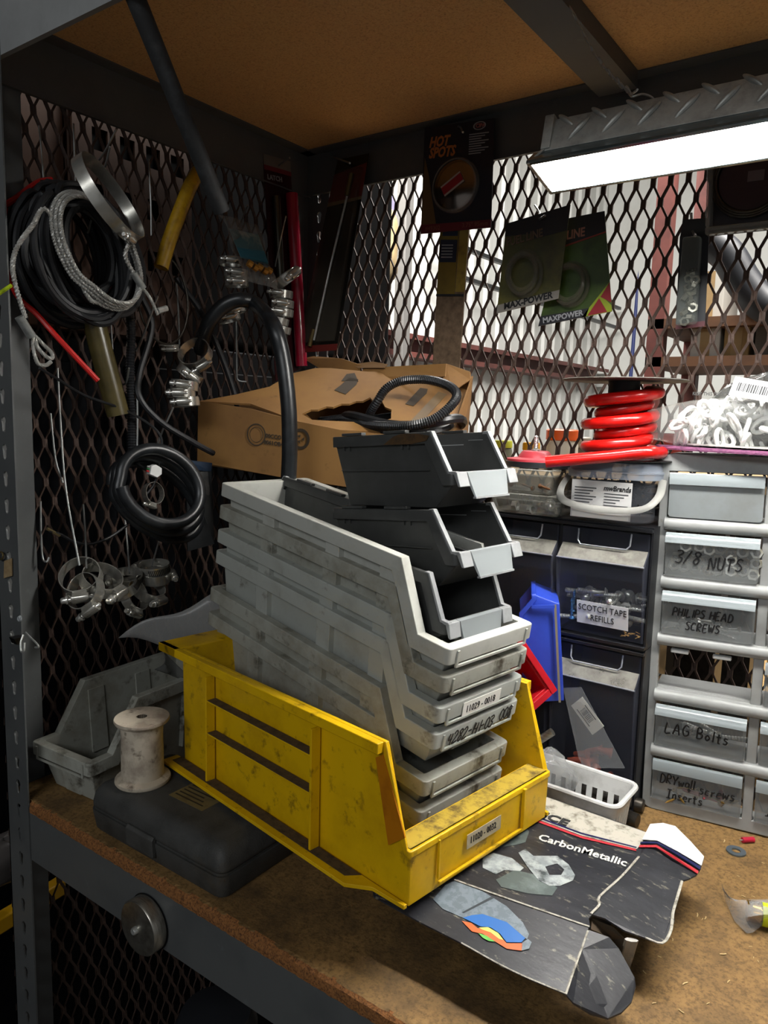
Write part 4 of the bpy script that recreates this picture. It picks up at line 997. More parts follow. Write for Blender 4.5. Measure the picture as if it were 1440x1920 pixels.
def slats(axis, fixed_lo, fixed_hi, a0, a1, n):
    for i in range(n):
        c = a0+(a1-a0)*i/(n-1); mb = MB()
        if axis == 'x': L_ = [[(c-.0036, fixed_lo-.0008, .009), (c+.0036, fixed_lo-.0008, .009), (c+.0036, fixed_lo+.0008, .009), (c-.0036, fixed_lo+.0008, .009)], [(c-.0036, fixed_hi-.0008, .041), (c+.0036, fixed_hi-.0008, .041), (c+.0036, fixed_hi+.0008, .041), (c-.0036, fixed_hi+.0008, .041)]]
        else: L_ = [[(fixed_lo-.0008, c-.0036, .009), (fixed_lo+.0008, c-.0036, .009), (fixed_lo+.0008, c+.0036, .009), (fixed_lo-.0008, c+.0036, .009)], [(fixed_hi-.0008, c-.0036, .041), (fixed_hi+.0008, c-.0036, .041), (fixed_hi+.0008, c+.0036, .041), (fixed_hi-.0008, c+.0036, .041)]]
        mb.loft(L_, M=Mk); mb.obj('slat', wht, bk)
slats('x', .0083, .0048, -LB+.018, -.013, 11); slats('x', WB-.0083, WB-.0048, -LB+.018, -.013, 11)
slats('y', -.0043, -.0008, .018, WB-.018, 5); slats('y', -LB+.0083, -LB+.0048, .018, WB-.018, 5)

# crumpled clear bags
def bag(name, label, M, sx, sy, sz, m, seed, flat=.35, nu=22, nv=14, rough=.22, parent=None, cat='bag'):
    r_ = random.Random(seed); ph = [r_.uniform(0, 6.28) for _ in range(8)]
    def P(u, v):
        a = u*2*pi; b = (v-.5)*pi
        cx_, cz_ = cos(b), sin(b)
        k = 1+rough*(.5*sin(3*a+ph[0]+2*b)+.35*sin(5*a+ph[1]-3*b)+.3*sin(7*b+ph[2]+2*a)+.25*sin(11*a+ph[3]+5*b))*max(cx_, .25)
        e = 2/3.2
        f = lambda q: math.copysign(abs(q)**e, q)
        return (sx*f(cos(a))*f(cx_)*k, sy*f(sin(a))*f(cx_)*k, sz*f(cz_)*(1+rough*.6*sin(4*a+ph[4]+3*b)))
    mb = MB(); mb.grid(P, nu, nv, M=M)
    o = mb.obj(name, m, parent, smooth=True)
    o.data.set_sharp_from_angle(angle=radians(180))
    if parent is None: tag(o, label, cat)
    return o
bagm = mat('clear_bag_film', 'b4b6b6', .12, alpha=.30, bump=.9, bscale=35)
c = Mk @ Vector((-.105, WB*.42, .005))
bag('plastic_bag', 'crumpled clear plastic bag of small parts sitting in the white basket', Matrix.Translation(c+Vector((0, 0, .040))) @ Euler((.2, -.3, .5)).to_matrix().to_4x4(), .036, .026, .038, bagm, 3, rough=.3)
bag('plastic_bag', 'flattened clear bag in the white basket beside the slots', Matrix.Translation(Mk @ Vector((-.062, WB*.40, .018))) @ Euler((0, .35, .2)).to_matrix().to_4x4(), .030, .022, .013, bagm, 9, rough=.3)
pin = thing('dowel_pin', 'steel pin with crosspiece poking out of the bag in the basket', 'pin', at(1010, 1395, Y=.40))
p_a, p_b = at(1000, 1395, Y=.392), at(1036, 1372, Y=.398)
MB().tube([p_a, p_b], .0052, 12).obj('shank', steel, pin, smooth=True)
MB().tube([at(1004, 1372, Y=.39), at(1012, 1392, Y=.39)], .0028, 8).obj('crosspiece', zinc, pin, smooth=True)
# zip bag with a barcode sticker leaning on the lower tip-out bin
zb_ = thing('zip_bag', 'thin clear zip bag with barcode sticker leaning on the lower tip-out bin', 'bag', at(1100, 1440, Y=.425))
zp = [at(1056, 1290, Y=.437), at(1090, 1288, Y=.436), at(1172, 1440, Y=.420), at(1095, 1440, Y=.418), at(1085, 1420, Y=.420)]
sheet('film', zp, mat('thin_film', 'a0a3a6', .15, alpha=.14), zb_, .0006, Vector((0, 1, 0)))
Mz = frame(at(1071, 1323, Y=.4335), at(1111, 1378, Y=.4285)-at(1071, 1323, Y=.4335), (0, -1, 0))
ll = (at(1111, 1378, Y=.4285)-at(1071, 1323, Y=.4335)).length
st = MB().box((0, 0, 0), (ll, .021, .0005), Mz).obj('sticker', mat('barcode_paper', 'a8a7a0', .6), zb_)
rb = random.Random(2); x = .012; mbx = []
while x < ll-.014:
    w_ = rb.choice((.0004, .0007, .0011)); MB().box((x, .006, .0005), (x+w_, .015, .0008), Mz).obj('barcode_bar', black_print, st); x += w_+rb.choice((.0005, .0008))
MB().box((.010, .0165, .0005), (ll-.012, .0177, .0008), Mz).obj('print_line', black_print, st)
MB().box((.008, .0035, .0005), (ll-.010, .0047, .0008), Mz).obj('print_line', black_print, st)

# two dark round bars lying between basket and cabinet
for (a0, a1, lab) in (((1120, 1487), (1207, 1512), 'dark round steel bar between basket and cabinet, the farther of two'), ((1110, 1505), (1196, 1540), 'dark round steel bar beside the basket, the nearer of two')):
    p, q = at(*a0, Z=.009), at(*a1, Z=.009); d = (q-p).normalized(); p = p - d*.02
    o = MB().tube([p, q-d*.001, q], lambda t: .0088 if t < .8 else .0078, 16).obj('steel_bar', dark_steel, smooth=True); tag(o, lab, 'bar')

# red and blue bins behind
redb = mat('red_bin_plastic', 'b01420', .38, col2='8c0f1a', nscale=12); blueb = mat('blue_bin_plastic', '2f49b8', .38, col2='24389a', nscale=12, col3='7a6a52', n3=60, lo3=.7, hi3=.8)
K = at(1043, 1293, Y=.372)
n_ = Vector((.78, -.58, .18)).normalized(); h_ = Vector((-.55, -.80, 0)); h_ = (h_-n_*h_.dot(n_)).normalized(); z_ = n_.cross(h_); z_ = z_ if z_.z > 0 else -z_
e1 = (h_*.55+z_*.83).normalized(); e2 = (n_.cross(e1)); e2 = e2 if e2.z < 0 else -e2
Mr_ = Matrix(((e1.x, e2.x, n_.x, 0), (e1.y, e2.y, n_.y, 0), (e1.z, e2.z, n_.z, 0), (0, 0, 0, 1))); Mr_.translation = K
rbn = thing('storage_bin', 'small red bin tipped on its side behind the grey stack', 'bin', Mr_)
def open_box(th, A, B, D, t, rim, m):
    mb = MB()
    o0 = [(0, 0, 0), (A, 0, 0), (A, B, 0), (0, B, 0)]
    def lp(i, z): return [(i, i, z), (A-i, i, z), (A-i, B-i, z), (i, B-i, z)]
    mb.loft([lp(rim+t, -D+t), lp(rim+t, 0), lp(0, 0), lp(0, -.006), lp(rim, -.006), lp(rim, -D)])
    mb.obj('body', m, th, local=True, bevel=.0008)
open_box(rbn, .10, .085, .085, .003, .008, redb)
MB().box((.0, .0, -.0005), (.10, .0085, .0035)).obj('rim_flange', redb, rbn, local=True, bevel=.0008)
MB().box((.0, .009, -.0005), (.0085, .085, .0035)).obj('rim_flange', redb, rbn, local=True, bevel=.0008)
u_ = Vector((-.10, -.02, 1)).normalized(); v_ = Vector((-.42, .9, 0)); v_ = (v_-u_*v_.dot(u_)).normalized(); w_ = u_.cross(v_)
Mbl = Matrix(((u_.x, v_.x, w_.x, 0), (u_.y, v_.y, w_.y, 0), (u_.z, v_.z, w_.z, 0), (0, 0, 0, 1))); Mbl.translation = at(1058, 1322, Y=.398)
bb = thing('storage_bin', 'blue bin standing on end between grey stack and tip-out bins', 'bin', Mbl)
bin_shell(MB(), .142, .088, .050, .034, .118, .136, rw=.002, rh=.006, t=.002, tb=.002, tf=.012, tk=.002, r=.003).obj('body', blueb, bb, local=True, bevel=.0006, smooth=True)
MB().box((.004, -.0022, .004), (.128, .0, .0068)).obj('edge_rib', mat('dusty_blue_edge', '76705e', .7), bb, local=True)
MB().box((.124, -.0025, .006), (.128, .0, .034)).obj('corner_rib', blueb, bb, local=True)

# ================================================================ small things on the worktop
Mw = Matrix.Translation(at(1380, 1597, Z=.0004))
tag(MB().lathe([(.0048, 0), (.0108, 0), (.0108, .0016), (.0048, .0016), (.0048, 0)], 28, Mw).obj('washer', mat('dull_zinc_washer', '74808a', .35, .7), smooth=True), 'flat zinc washer lying on the worktop', 'washer')
rc = thing('wire_splice', 'tiny red crimp connector lying against the drawer cabinet', 'connector', at(1403, 1577, Z=.0))
ra, rb_ = at(1392, 1575, Z=.0036), at(1413, 1574, Z=.0036)
MB().tube([ra, ra.lerp(rb_, .9), rb_], .0033, 10).obj('sleeve', mat('red_crimp', 'b01c38', .4), rc, smooth=True)
MB().tube([ra-(rb_-ra)*.25, ra], .0008, 5).obj('stub_wire', zinc, rc)
fb = thing('fitting_bag', 'clear bag holding a brass fitting at the right edge of the worktop', 'bag', at(1420, 1730, Z=0))
def film_pts(L_): return [at(px, py, Z=z) for px, py, z in L_]
rows = [film_pts(((1352, 1652, .012), (1360, 1690, .003), (1378, 1728, .002), (1400, 1750, .002))), film_pts(((1356, 1668, .014), (1374, 1690, .012), (1392, 1722, .011), (1412, 1748, .004))),
        film_pts(((1370, 1686, .006), (1398, 1690, .021), (1412, 1718, .020), (1430, 1735, .004))), film_pts(((1420, 1686, .006), (1435, 1690, .023), (1440, 1715, .022), (1452, 1730, .004))), film_pts(((1470, 1686, .004), (1475, 1695, .022), (1480, 1720, .020), (1486, 1735, .003)))]
mb = MB(); mb.grid(lambda u, v: spline([spline([r[min(int(v*3), 3)] for r in rows], 4)[min(int(u*16), 16)]]*2, 1)[0] if False else spline([rows[k][min(round(v*3), 3)] for k in range(5)], 4)[round(u*16)], 16, 3)
mb.obj('film', bagm, fb, smooth=True)
brass = mat('polished_brass', 'b08a3a', .25, .9, col2='8f6c28', nscale=60)
Mf = frame(at(1400, 1707, Z=.012), at(1440, 1716, Z=.012)-at(1400, 1707, Z=.012), (0, 0, 1)) @ Euler((0, radians(90), 0)).to_matrix().to_4x4()
MB().lathe([(.0001, 0), (.0098, 0), (.0102, .001), (.0096, .002), (.0102, .003), (.0096, .004), (.0102, .005), (.0102, .012), (.0075, .0125), (.0075, .03), (.0001, .03)], 24, Mf).obj('brass_fitting', brass, fb, smooth=True)
MB().lathe([(.0112, .0135), (.0114, .030), (.0112, .0305)], 24, Mf).obj('yellow_green_tag', mat('lime_label', 'b8c21a', .5), fb, smooth=True)
rw_ = random.Random(8)
for i, (px, py) in enumerate(((1358, 1580), (1428, 1617), (1318, 1722), (1308, 1720), (1322, 1724), (1398, 1682), (1416, 1682), (1420, 1800), (1413, 1797), (1262, 1765), (1205, 1820), (1275, 1600), (1382, 1642), (1230, 1880), (1330, 1880), (1368, 1838), (1289, 1842), (1410, 1775), (1350, 1790), (1240, 1795), (1272, 1893))):
    M = Matrix.Translation(at(px, py, Z=.0006)) @ Euler((0, 0, rw_.uniform(0, 6))).to_matrix().to_4x4()
    if i == 0:
        ch = MB().prism([(0, 0), (.004, .0006), (.0062, .002), (.0058, .0028), (.0036, .0016), (0, .001)], 0, .0007).obj('wood_shaving', mat('pale_shaving', 'c2a878', .8), local=True); ch.matrix_world = M
        tag(ch, 'pale wood shaving scattered on the bare worktop', 'wood shaving', 'shavings on the worktop')
    else: c_ = ch.copy(); COL.objects.link(c_); c_.matrix_world = M @ Matrix.Scale(rw_.uniform(.4, 1), 4)

# ================================================================ on top of the drawer cabinet
zt = CH
pp = thing('abrasive_disc', 'thick mauve abrasive disc lying on the drawer cabinet', 'abrasive disc', Mc @ Vector((.12, .04, zt)))
Mq = Mc @ Matrix.Translation((.125, .018, zt+.001)) @ Euler((0, radians(1.5), 0)).to_matrix().to_4x4()
MB().lathe([(.0001, .0), (.135, .001), (.136, .003), (.135, .0055), (.0001, .0055)], 40, Mq @ Matrix.Diagonal((1, .33, 1, 1))).obj('pad', mat('mauve_felt', '7d4a6b', .9, col2='573350', nscale=160, bump=.5, bscale=400), pp)
tag(MB().lathe([(.0001, 0), (.120, .0005), (.1205, .002), (.0001, .0022)], 40, Mq @ Matrix.Translation((.012, .0, .0072)) @ Matrix.Diagonal((1, .33, 1, 1))).obj('plate', mat('white_plate', 'b5b5b0', .4)), 'thin white disc on the mauve abrasive disc under the chain bag', 'disc')
cb = thing('chain_bag', 'clear bag of white plastic chain on top of the drawer cabinet', 'bag', Mc @ Vector((.11, .02, zt+.012)))
Mcb = Mc @ Matrix.Translation((.098, .018, zt+.038)) @ Euler((0, radians(-2), 0)).to_matrix().to_4x4()
bag('film', '', Mcb, .114, .036, .029, mat('thin_chain_bag_film', 'c0c2c0', .1, alpha=.10, arange=.22, bump=.8, bscale=40), 5, rough=.12, parent=cb)
MB().add([Mcb @ Vector(p) for p in ((-.105, -.02, -.018), (-.128, -.012, -.012), (-.134, .0, -.016), (-.128, .01, -.02), (-.100, .016, -.02))], [(0, 1, 2, 3, 4)]).obj('film_tail', MATS['thin_chain_bag_film'], cb, solid=.0006)
lk = MB().tube([(.0125*cos(t), .0068*sin(t), 0) for t in [2*pi*i/14 for i in range(14)]], .0027, 7, closed=True)
wc = mat('white_chain_plastic', 'e2e3e0', .35)
r_ = random.Random(12); l0 = None
for i in range(120):
    a_ = r_.uniform(0, 6.28); rr = r_.random()**.5
    p = Vector((.104*rr*cos(a_), -.022+.03*r_.random()*1.2, .024*rr*sin(a_)*1.0-.002))
    if (p.x/.106)**2+(p.z/.027)**2 > .95: continue
    M = Mcb @ Matrix.Translation(p) @ Euler((r_.uniform(0, 3), r_.uniform(0, 3), r_.uniform(0, 6))).to_matrix().to_4x4()
    M = MW[cb].inverted() @ M
    if l0 is None:
        l0 = lk.obj('chain_link', wc, cb, smooth=True, local=True); l0.matrix_local = M
    else:
        c_ = l0.copy(); COL.objects.link(c_); c_.parent = cb; c_.matrix_local = M
sb = thing('poly_bag', 'grey clear poly bag with barcode sticker behind the white chain', 'bag', Mc @ Vector((.16, .05, zt+.008)))
Msb = Mc @ Matrix.Translation((.150, .042, zt+.064)) @ Euler((radians(-20), radians(-14), 0)).to_matrix().to_4x4()
bag('film', '', Msb, .098, .016, .046, mat('grey_poly_film', '4c4d4b', .16, alpha=.62, bump=1.0, bscale=22), 17, rough=.16, parent=sb)
q0 = at(1368, 735, Y=.470)
Ms_ = frame(q0, at(1440, 748, Y=.470)-q0, (0.1, -1, .45))
st = MB().box((0, -.004, 0), (.07, .020, .0005), Ms_).obj('sticker', mat('barcode_sticker', 'a5a7aa', .5), sb)
x = .006
while x < .05:
    w2 = rb.choice((.0006, .001, .0015)); MB().box((x, .003, .0005), (x+w2, .0135, .0008), Ms_).obj('barcode_bar', black_print, st); x += w2+rb.choice((.0008, .0012))
q1 = at(1298, 741, Y=.468); text('lettering', 'KEEP THIS PLASTIC AWAY', .006, frame(q1, (1, .12, .0), (.1, -1, .5)), mat('grey_ink', '2c2c2c', .7), sb, xs=.8, bold=.0001)

# ================================================================ hook wires
hook_m = mat('galvanised_hook_wire', '9a9c9a', .35, .8)
def hook(label, pts, r=.0013):
    o = MB().tube(spline(pts, 4), r, 6).obj('wire_hook', hook_m, smooth=True); return tag(o, label, 'hook', 'wire hooks on the mesh')

# ================================================================ packages hanging on the back mesh
def card(name, label, px4, Y, cat, m, th=.0012, group=None, dy=(0, 0, 0, 0)):
    """hanging card from four pixel corners tl,tr,br,bl at depth Y; returns thing, matrix (x right, y up, z to viewer), width, height"""
    P = [at(*p, Y=Y+d) for p, d in zip(px4, dy)]
    tl, tr, br, bl = P
    x = ((br-bl)+(tr-tl)).normalized(); up = ((tl-bl)+(tr-br))
    z = x.cross(up).normalized()
    if z.y > 0: z = -z
    M = frame(bl, x, z)
    t_ = thing(name, label, cat, M, group)
    inv = M.inverted(); L2 = [inv @ p for p in (bl, br, tr, tl)]
    poly = [(p.x, p.y) for p in L2]
    MB().prism(poly, 0, th, M).obj('card', m, t_)
    W = (L2[1].x-L2[0].x+L2[2].x-L2[3].x)/2; H = (L2[3].y-L2[0].y+L2[2].y-L2[1].y)/2
    return t_, M, W, H, poly
def bil(poly, u, v):
    (a, b, c, d) = [Vector((p[0], p[1])) for p in poly]
    return (a*(1-u)+b*u)*(1-v)+(d*(1-u)+c*u)*v
def cpatch(name, t_, M, poly, uv, m, z0, z1=None):
    pts = [bil(poly, u, v) for u, v in uv]
    return MB().prism([(p.x, p.y) for p in pts], z0, z1 or z0+.0004, M).obj(name, m, t_)
def ctext(t_, M, poly, s, u, v, size, m, z=.0016, ang=0, **k):
    p = bil(poly, u, v); q = bil(poly, u+.05, v); d = (q-p)
    return text('lettering', s, size, M @ Matrix.Translation((p.x, p.y, z)) @ Matrix.Rotation(math.atan2(d.y, d.x)+ang, 4, 'Z'), m, t_, **k)
ink_white = mat('dull_white_ink', '8d8f92', .6); ink_orange = mat('orange_brown_ink', 'a8622a', .6)
# HOT SPOTS mirror card
hs, M, W, H, po = card('mirror_card', 'dark HOT SPOTS card with round convex mirror hanging on the back beam', ((797, 240), (928, 222), (921, 427), (790, 439)), .545, 'packaged mirror', mat('navy_card', '10141f', .5, col2='161c2c', nscale=9))
cpatch('red_band', hs, M, po, ((0, 0), (1, 0), (1, .075), (0, .085)), mat('dark_red_band', '5c1420', .5), .0012)
cpatch('tan_streak', hs, M, po, ((.0, .085), (.22, .085), (.09, .55), (.02, .72)), mat('tan_card_print', '5a4526', .5), .0012)
ctext(hs, M, po, 'HOT', .08, .81, .020, ink_orange, shear=.2, bold=.0008, xs=.8)
ctext(hs, M, po, 'SPOTS', .08, .71, .020, ink_orange, shear=.2, bold=.0008, xs=.8)
for i in range(9): cpatch('print_line', hs, M, po, ((.66, .875-i*.022), (.93-.05*(i % 3), .875-i*.022), (.93-.05*(i % 3), .884-i*.022), (.66, .884-i*.022)), ink_white, .0012)
ctext(hs, M, po, '#49302', .06, .025, .009, mat('dark_gold_ink', '7a4a3a', .6), z=.0018); ctext(hs, M, po, '3.75" 95mm', .60, .025, .009, MATS['dark_gold_ink'], z=.0018)
p = bil(po, .80, .95)
MB().lathe([(.0085, 0), (.0105, .0002), (.0105, .0006), (.0085, .0006)], 20, M @ Matrix.Translation((p.x, p.y, .0013)) @ Matrix.Diagonal((1, .55, 1, 1))).obj('logo_ring', ink_white, hs)
ctext(hs, M, po, 'CIPA', .745, .935, .0075, mat('reddish_white_ink', '9a5a58', .6), bold=.0002)
p = bil(po, .5, .42)
Mm_ = M @ Matrix.Translation((p.x, p.y, .0014))
MB().lathe([(.0392, .0), (.0392, .006), (.0372, .0085), (.035, .0085)], 40, Mm_).obj('blister_rim', mat('clear_blister', '8a8580', .1, alpha=.35), hs, smooth=True)
MB().lathe([(.0365, .0), (.0358, .004), (.024, .0062), (.012, .0075), (.0001, .0079)], 40, Mm_).obj('mirror', mat('convex_mirror', '8a8078', .12, 1.0), hs, smooth=True)
Ml = Mm_ @ Matrix.Translation((-.002, .001, .0083)) @ Matrix.Rotation(radians(32), 4, 'Z')
MB().box((-.0185, -.0085, 0), (.0185, .0085, .0006), Ml).obj('price_sticker', mat('sticker_edge', 'a39a92', .6), hs)
MB().box((-.0185, -.0058, .0006), (.0185, .0058, .001), Ml).obj('sticker_band', mat('crimson_sticker', '8a0f1c', .5), hs)
a = at(862, 238, Y=.54); hook('bright wire hook piercing the top of the HOT SPOTS card', [at(847, 236, Y=.562), a, at(868, 248, Y=.525)], .0016)
# fuel line cards
olive = mat('olive_photo_print', '38391a', .4, col2='5a5420', nscale=14, lo=.4, hi=.7, col3='22190f', n3=9, lo3=.5, hi3=.7)
green = mat('green_photo_print', '34451c', .4, col2='4f6a26', nscale=12, lo=.4, hi=.7, col3='1f2a12', n3=16, lo3=.5, hi3=.7)
darkh = mat('charcoal_header_print', '1d1d22', .5); silver = mat('silver_print', '77736c', .45)
coil_m = mat('clear_fuel_tubing', '6a6658', .15, alpha=.16)
def tubing(t_, M, po, u, v, r, sx, n=5):
    p = bil(po, u, v)
    for i in range(n):
        rr = r*(1-.05*i); MB().tube([M @ Vector((p.x+rr*sx*cos(a_)+.002*sin(i*2), p.y+rr*sin(a_)+.002*cos(i*3), .004+.003*i+.001*sin(a_*2+i))) for a_ in [2*pi*k/28 for k in range(28)]], .0026, 6, closed=True).obj('tubing_loop', coil_m, t_, smooth=True)
f2, M, W, H, po = card('fuel_line_card', 'green FUEL LINE card with red corner triangle, the farther of two', ((1060, 411), (1134, 396), (1148, 584), (1010, 612)), .548, 'packaged fuel line', green)
cpatch('header', f2, M, po, ((0, .74), (1, .80), (1, 1), (0, 1)), darkh, .0012); cpatch('red_rule', f2, M, po, ((0, .72), (1, .785), (1, .80), (0, .74)), mat('red_rule_print', '7a2c20', .5), .0014)
cpatch('footer', f2, M, po, ((0, 0), (.66, 0), (.70, .08), (0, .095)), darkh, .0012)
cpatch('lime_swoosh', f2, M, po, ((.60, 0), (1, 0), (1.0, .06), (.88, .17), (1, .30), (.86, .20)), mat('lime_print', '7d8c1c', .5), .0012)
cpatch('red_triangle', f2, M, po, ((.68, .005), (.94, .005), (.84, .155)), mat('crimson_print', '7c1620', .5), .0015); cpatch('red_triangle', f2, M, po, ((.86, .165), (1.0, .09), (1.0, .29)), MATS['crimson_print'], .0015)
ctext(f2, M, po, 'MAXPOWER', .06, .022, .0105, ink_white, bold=.0003, z=.0018)
ctext(f2, M, po, 'LINE', .16, .80, .016, mat('salmon_ink', '9a6a5c', .6), shear=.1, bold=.0005, z=.0018, xs=.8)
tubing(f2, M, po, .40, .34, .028, .9)
f1, M, W, H, po = card('fuel_line_card', 'dark olive FUEL LINE card with silver footer, the nearer of two', ((950, 420), (1070, 384), (1048, 560), (932, 588)), .530, 'packaged fuel line', olive)
cpatch('header', f1, M, po, ((0, .86), (.5, .80), (.5, .74), (1, .73), (1, 1), (0, 1)), darkh, .0012)
cpatch('footer', f1, M, po, ((0, 0), (1, 0), (1, .095), (0, .095)), silver, .0012)
ctext(f1, M, po, 'MAX-POWER', .12, .025, .0125, mat('black_card_ink', '0e0e10', .5), shear=.12, bold=.0004, z=.0018)
ctext(f1, M, po, 'FUEL LINE', .05, .74, .0155, mat('dim_bronze_ink', '5c4a3a', .6), shear=.1, bold=.0004, z=.0018, xs=.8)
tubing(f1, M, po, .42, .36, .030, .85)
c = at(1010, 411, Y=.53); hook('dark wire hook holding the olive FUEL LINE card', [at(1003, 385, Y=.566), at(1012, 400, Y=.55), c, at(1022, 404, Y=.512)], .0016)
# wooden shim with yellow and blue label
stk, M, W, H, po = card('wood_stake', 'weathered wooden stake with yellow and blue label behind the mirror card', ((828, 425), (881, 425), (862, 700), (812, 700)), .562, 'stake', mat('weathered_wood', '6b5844', .8, col2='4a3a2a', nscale=10, lo=.4, hi=.7, stretch=(9, 9, 1)), .003)
cpatch('label', stk, M, po, ((.0, .545), (.66, .545), (.66, 1), (.0, 1)), mat('mustard_label', '6e5a14', .5, col2='574710', nscale=20), .003)
cpatch('blue_block', stk, M, po, ((.04, .76), (.64, .76), (.64, .91), (.04, .91)), mat('navy_label_print', '1a1e2e', .5), .0036); cpatch('blue_block', stk, M, po, ((.1, .935), (.64, .935), (.64, .99), (.1, .99)), MATS['navy_label_print'], .0036)
for i in range(5): cpatch('print_line', stk, M, po, ((.1, .79+i*.02), (.5, .79+i*.02), (.5, .797+i*.02), (.1, .797+i*.02)), ink_white, .004)
cpatch('varnished_edge', stk, M, po, ((.68, .56), (1, .56), (1, 1), (.7, 1)), mat('yellow_varnish', '8a7428', .5, col2='5c4520', nscale=40), .003)
cpatch('rubber_band', stk, M, po, ((0, .53), (1, .53), (1, .545), (0, .545)), black_rubber, .003, .0045)
# long blister with a braided rod
wp, M, W, H, po = card('tool_card', 'long black and red blister card with a thin metal rod, leaning in the corner', ((634, 300), (692, 288), (632, 657), (555, 662)), .545, 'packaged tool', mat('black_glossy_card', '14120f', .25, col2='1e1a14', nscale=6), dy=(0, 0, -.02, -.02))
cpatch('red_header', wp, M, po, ((0, .785), (1, .79), (1, .955), (0, .925)), mat('dull_red_print', '5f1a14', .5), .0012); cpatch('tan_rule', wp, M, po, ((0, .765), (1, .775), (1, .79), (0, .785)), mat('tan_rule_print', '7a6448', .5), .0012)
cpatch('red_footer', wp, M, po, ((0, .0), (1, .0), (1, .035), (0, .035)), MATS['dull_red_print'], .0012)
pts = [bil(po, .62, .93-.02), bil(po, .60, .80)]; MB().tube([M @ Vector((p.x, p.y, .006)) for p in pts], .0042, 10).obj('brass_ferrule', mat('aged_brass', '6a5a34', .4, .7), wp, smooth=True)
pts = [bil(po, .60, .80-.002), bil(po, .50, .45), bil(po, .44, .06)]; MB().tube([M @ Vector((p.x, p.y, .005)) for p in pts], .0019, 8).obj('rod', zinc, wp, smooth=True)
pts = [bil(po, .36, .03), bil(po, .38, .12)]; MB().tube([M @ Vector((p.x, p.y, .005)) for p in pts], .004, 10).obj('ferrule', MATS['aged_brass'], wp, smooth=True)
MB().prism([(p.x, p.y) for p in (bil(po, .12, .05), bil(po, .92, .05), bil(po, .92, .93), bil(po, .12, .93))], .0016, .0105, M).obj('blister', mat('dark_clear_blister', '5a544a', .08, alpha=.10), wp)
hook('pale wire hook through the top of the long blister card', [at(622, 293, Y=.562), at(634, 298, Y=.545), at(656, 306, Y=.525)], .0018)
# red tube package in the corner (on the side mesh)
XL = -.036
P = [at(503, 285, X=XL), at(553, 300, X=XL), at(566, 690, X=XL), at(516, 715, X=XL)]
M = frame(P[3], P[2]-P[3], (1, -.1, 0)); rk = thing('tube_card', 'tall red card with red tube hanging in the back left corner', 'packaged tool', M)
inv = M.inverted(); q = [inv @ p for p in (P[3], P[2], P[1], P[0])]; po = [(p.x, p.y) for p in q]
MB().prism(po, 0, .0012, M).obj('card', mat('deep_red_card', '2e0f12', .4, col2='3d1216', nscale=8), rk)
cpatch('pale_header', rk, M, po, ((0, .955), (1, .95), (1, 1), (0, 1)), mat('grey_card_print', '6a645e', .6), .0012)
cpatch('red_rule', rk, M, po, ((0, .935), (1, .93), (1, .95), (0, .955)), mat('maroon_rule', '6a1f28', .5), .0012)
ctext(rk, M, po, 'LATCH', .1, .895, .011, ink_white, bold=.0002)
pa, pb_ = bil(po, .80, .02), bil(po, .80, .84); MB().tube([M @ Vector((p.x, p.y, .012)) for p in (pa, pb_)], .0105, 14).obj('red_tube', mat('glossy_crimson_tube', '9a1430', .18, coat=.5), rk, smooth=True)
pa, pb_ = bil(po, .28, .02), bil(po, .28, .82); MB().tube([M @ Vector((p.x, p.y, .008)) for p in (pa, pb_)], .007, 12).obj('steel_tube', mat('dim_chrome', '5a5850', .2, .9), rk, smooth=True)
hook('bent wire hook on the tall red card', [at(522, 312, X=-.05), at(530, 305, X=-.03), at(543, 296, X=-.01)], .0018)
# square blister with ring at the right, nut blister below
rp, M, W, H, po = card('ring_blister', 'square clear blister with dark coil ring partly hidden by the shop light', ((1332, 275), (1462, 255), (1462, 430), (1326, 444)), .545, 'packaged coil', mat('dark_plum_card', '1f1b20', .5))
fr_ = [bil(po, *q) for q in ((0, 0), (1, 0), (1, 1), (0, 1))]; inn = [bil(po, *q) for q in ((.09, .09), (1, .09), (1, 1), (.09, 1))]
cl = mat('clear_tray_plastic', '8f8f8c', .12, alpha=.4)
for a_, b_ in (((0, 0), (1, .085)), ((0, .085), (.085, 1))):
    pts = [bil(po, a_[0], a_[1]), bil(po, b_[0], a_[1]), bil(po, b_[0], b_[1]), bil(po, a_[0], b_[1])]
    MB().prism([(p.x, p.y) for p in pts], .0012, .014, M).obj('tray_edge', cl, rp, bevel=.002)
p = bil(po, .62, .58)
for i, rr in enumerate((.044, .0415, .039)):
    MB().tube([M @ Vector((p.x+rr*cos(a_), p.y+rr*sin(a_), .006+.001*i)) for a_ in [2*pi*k/40 for k in range(40)]], .0018, 6, closed=True).obj('coil_loop', dark_steel, rp, smooth=True)
MB().lathe([(.0001, .0042), (.036, .0042), (.036, .005), (.0001, .005)], 32, M @ Matrix.Translation((p.x, p.y, 0))).obj('label_disc', mat('plum_label', '2e1c22', .5), rp)
MB().box((-.004, -.004, .0052), (.014, .008, .0056), M @ Matrix.Translation((p.x, p.y, 0))).obj('label_logo', mat('grey_plum_print', '5c5054', .5), rp)
nb, M, W, H, po = card('nut_blister', 'narrow clear blister of hex nuts hanging right of the fuel line cards', ((1275, 444), (1330, 440), (1322, 612), (1267, 618)), .552, 'packaged nuts', mat('dark_slate_card', '171a20', .5))
cpatch('maroon_footer', nb, M, po, ((0, 0), (1, 0), (1, .06), (0, .06)), mat('maroon_print', '4a1a22', .5), .0012)
MB().prism([(p.x, p.y) for p in (bil(po, .08, .03), bil(po, .76, .03), bil(po, .80, .97), bil(po, .2, .97))], .0014, .016, M).obj('blister', mat('clear_nut_blister', '7c827e', .1, alpha=.22), nb, bevel=.003)
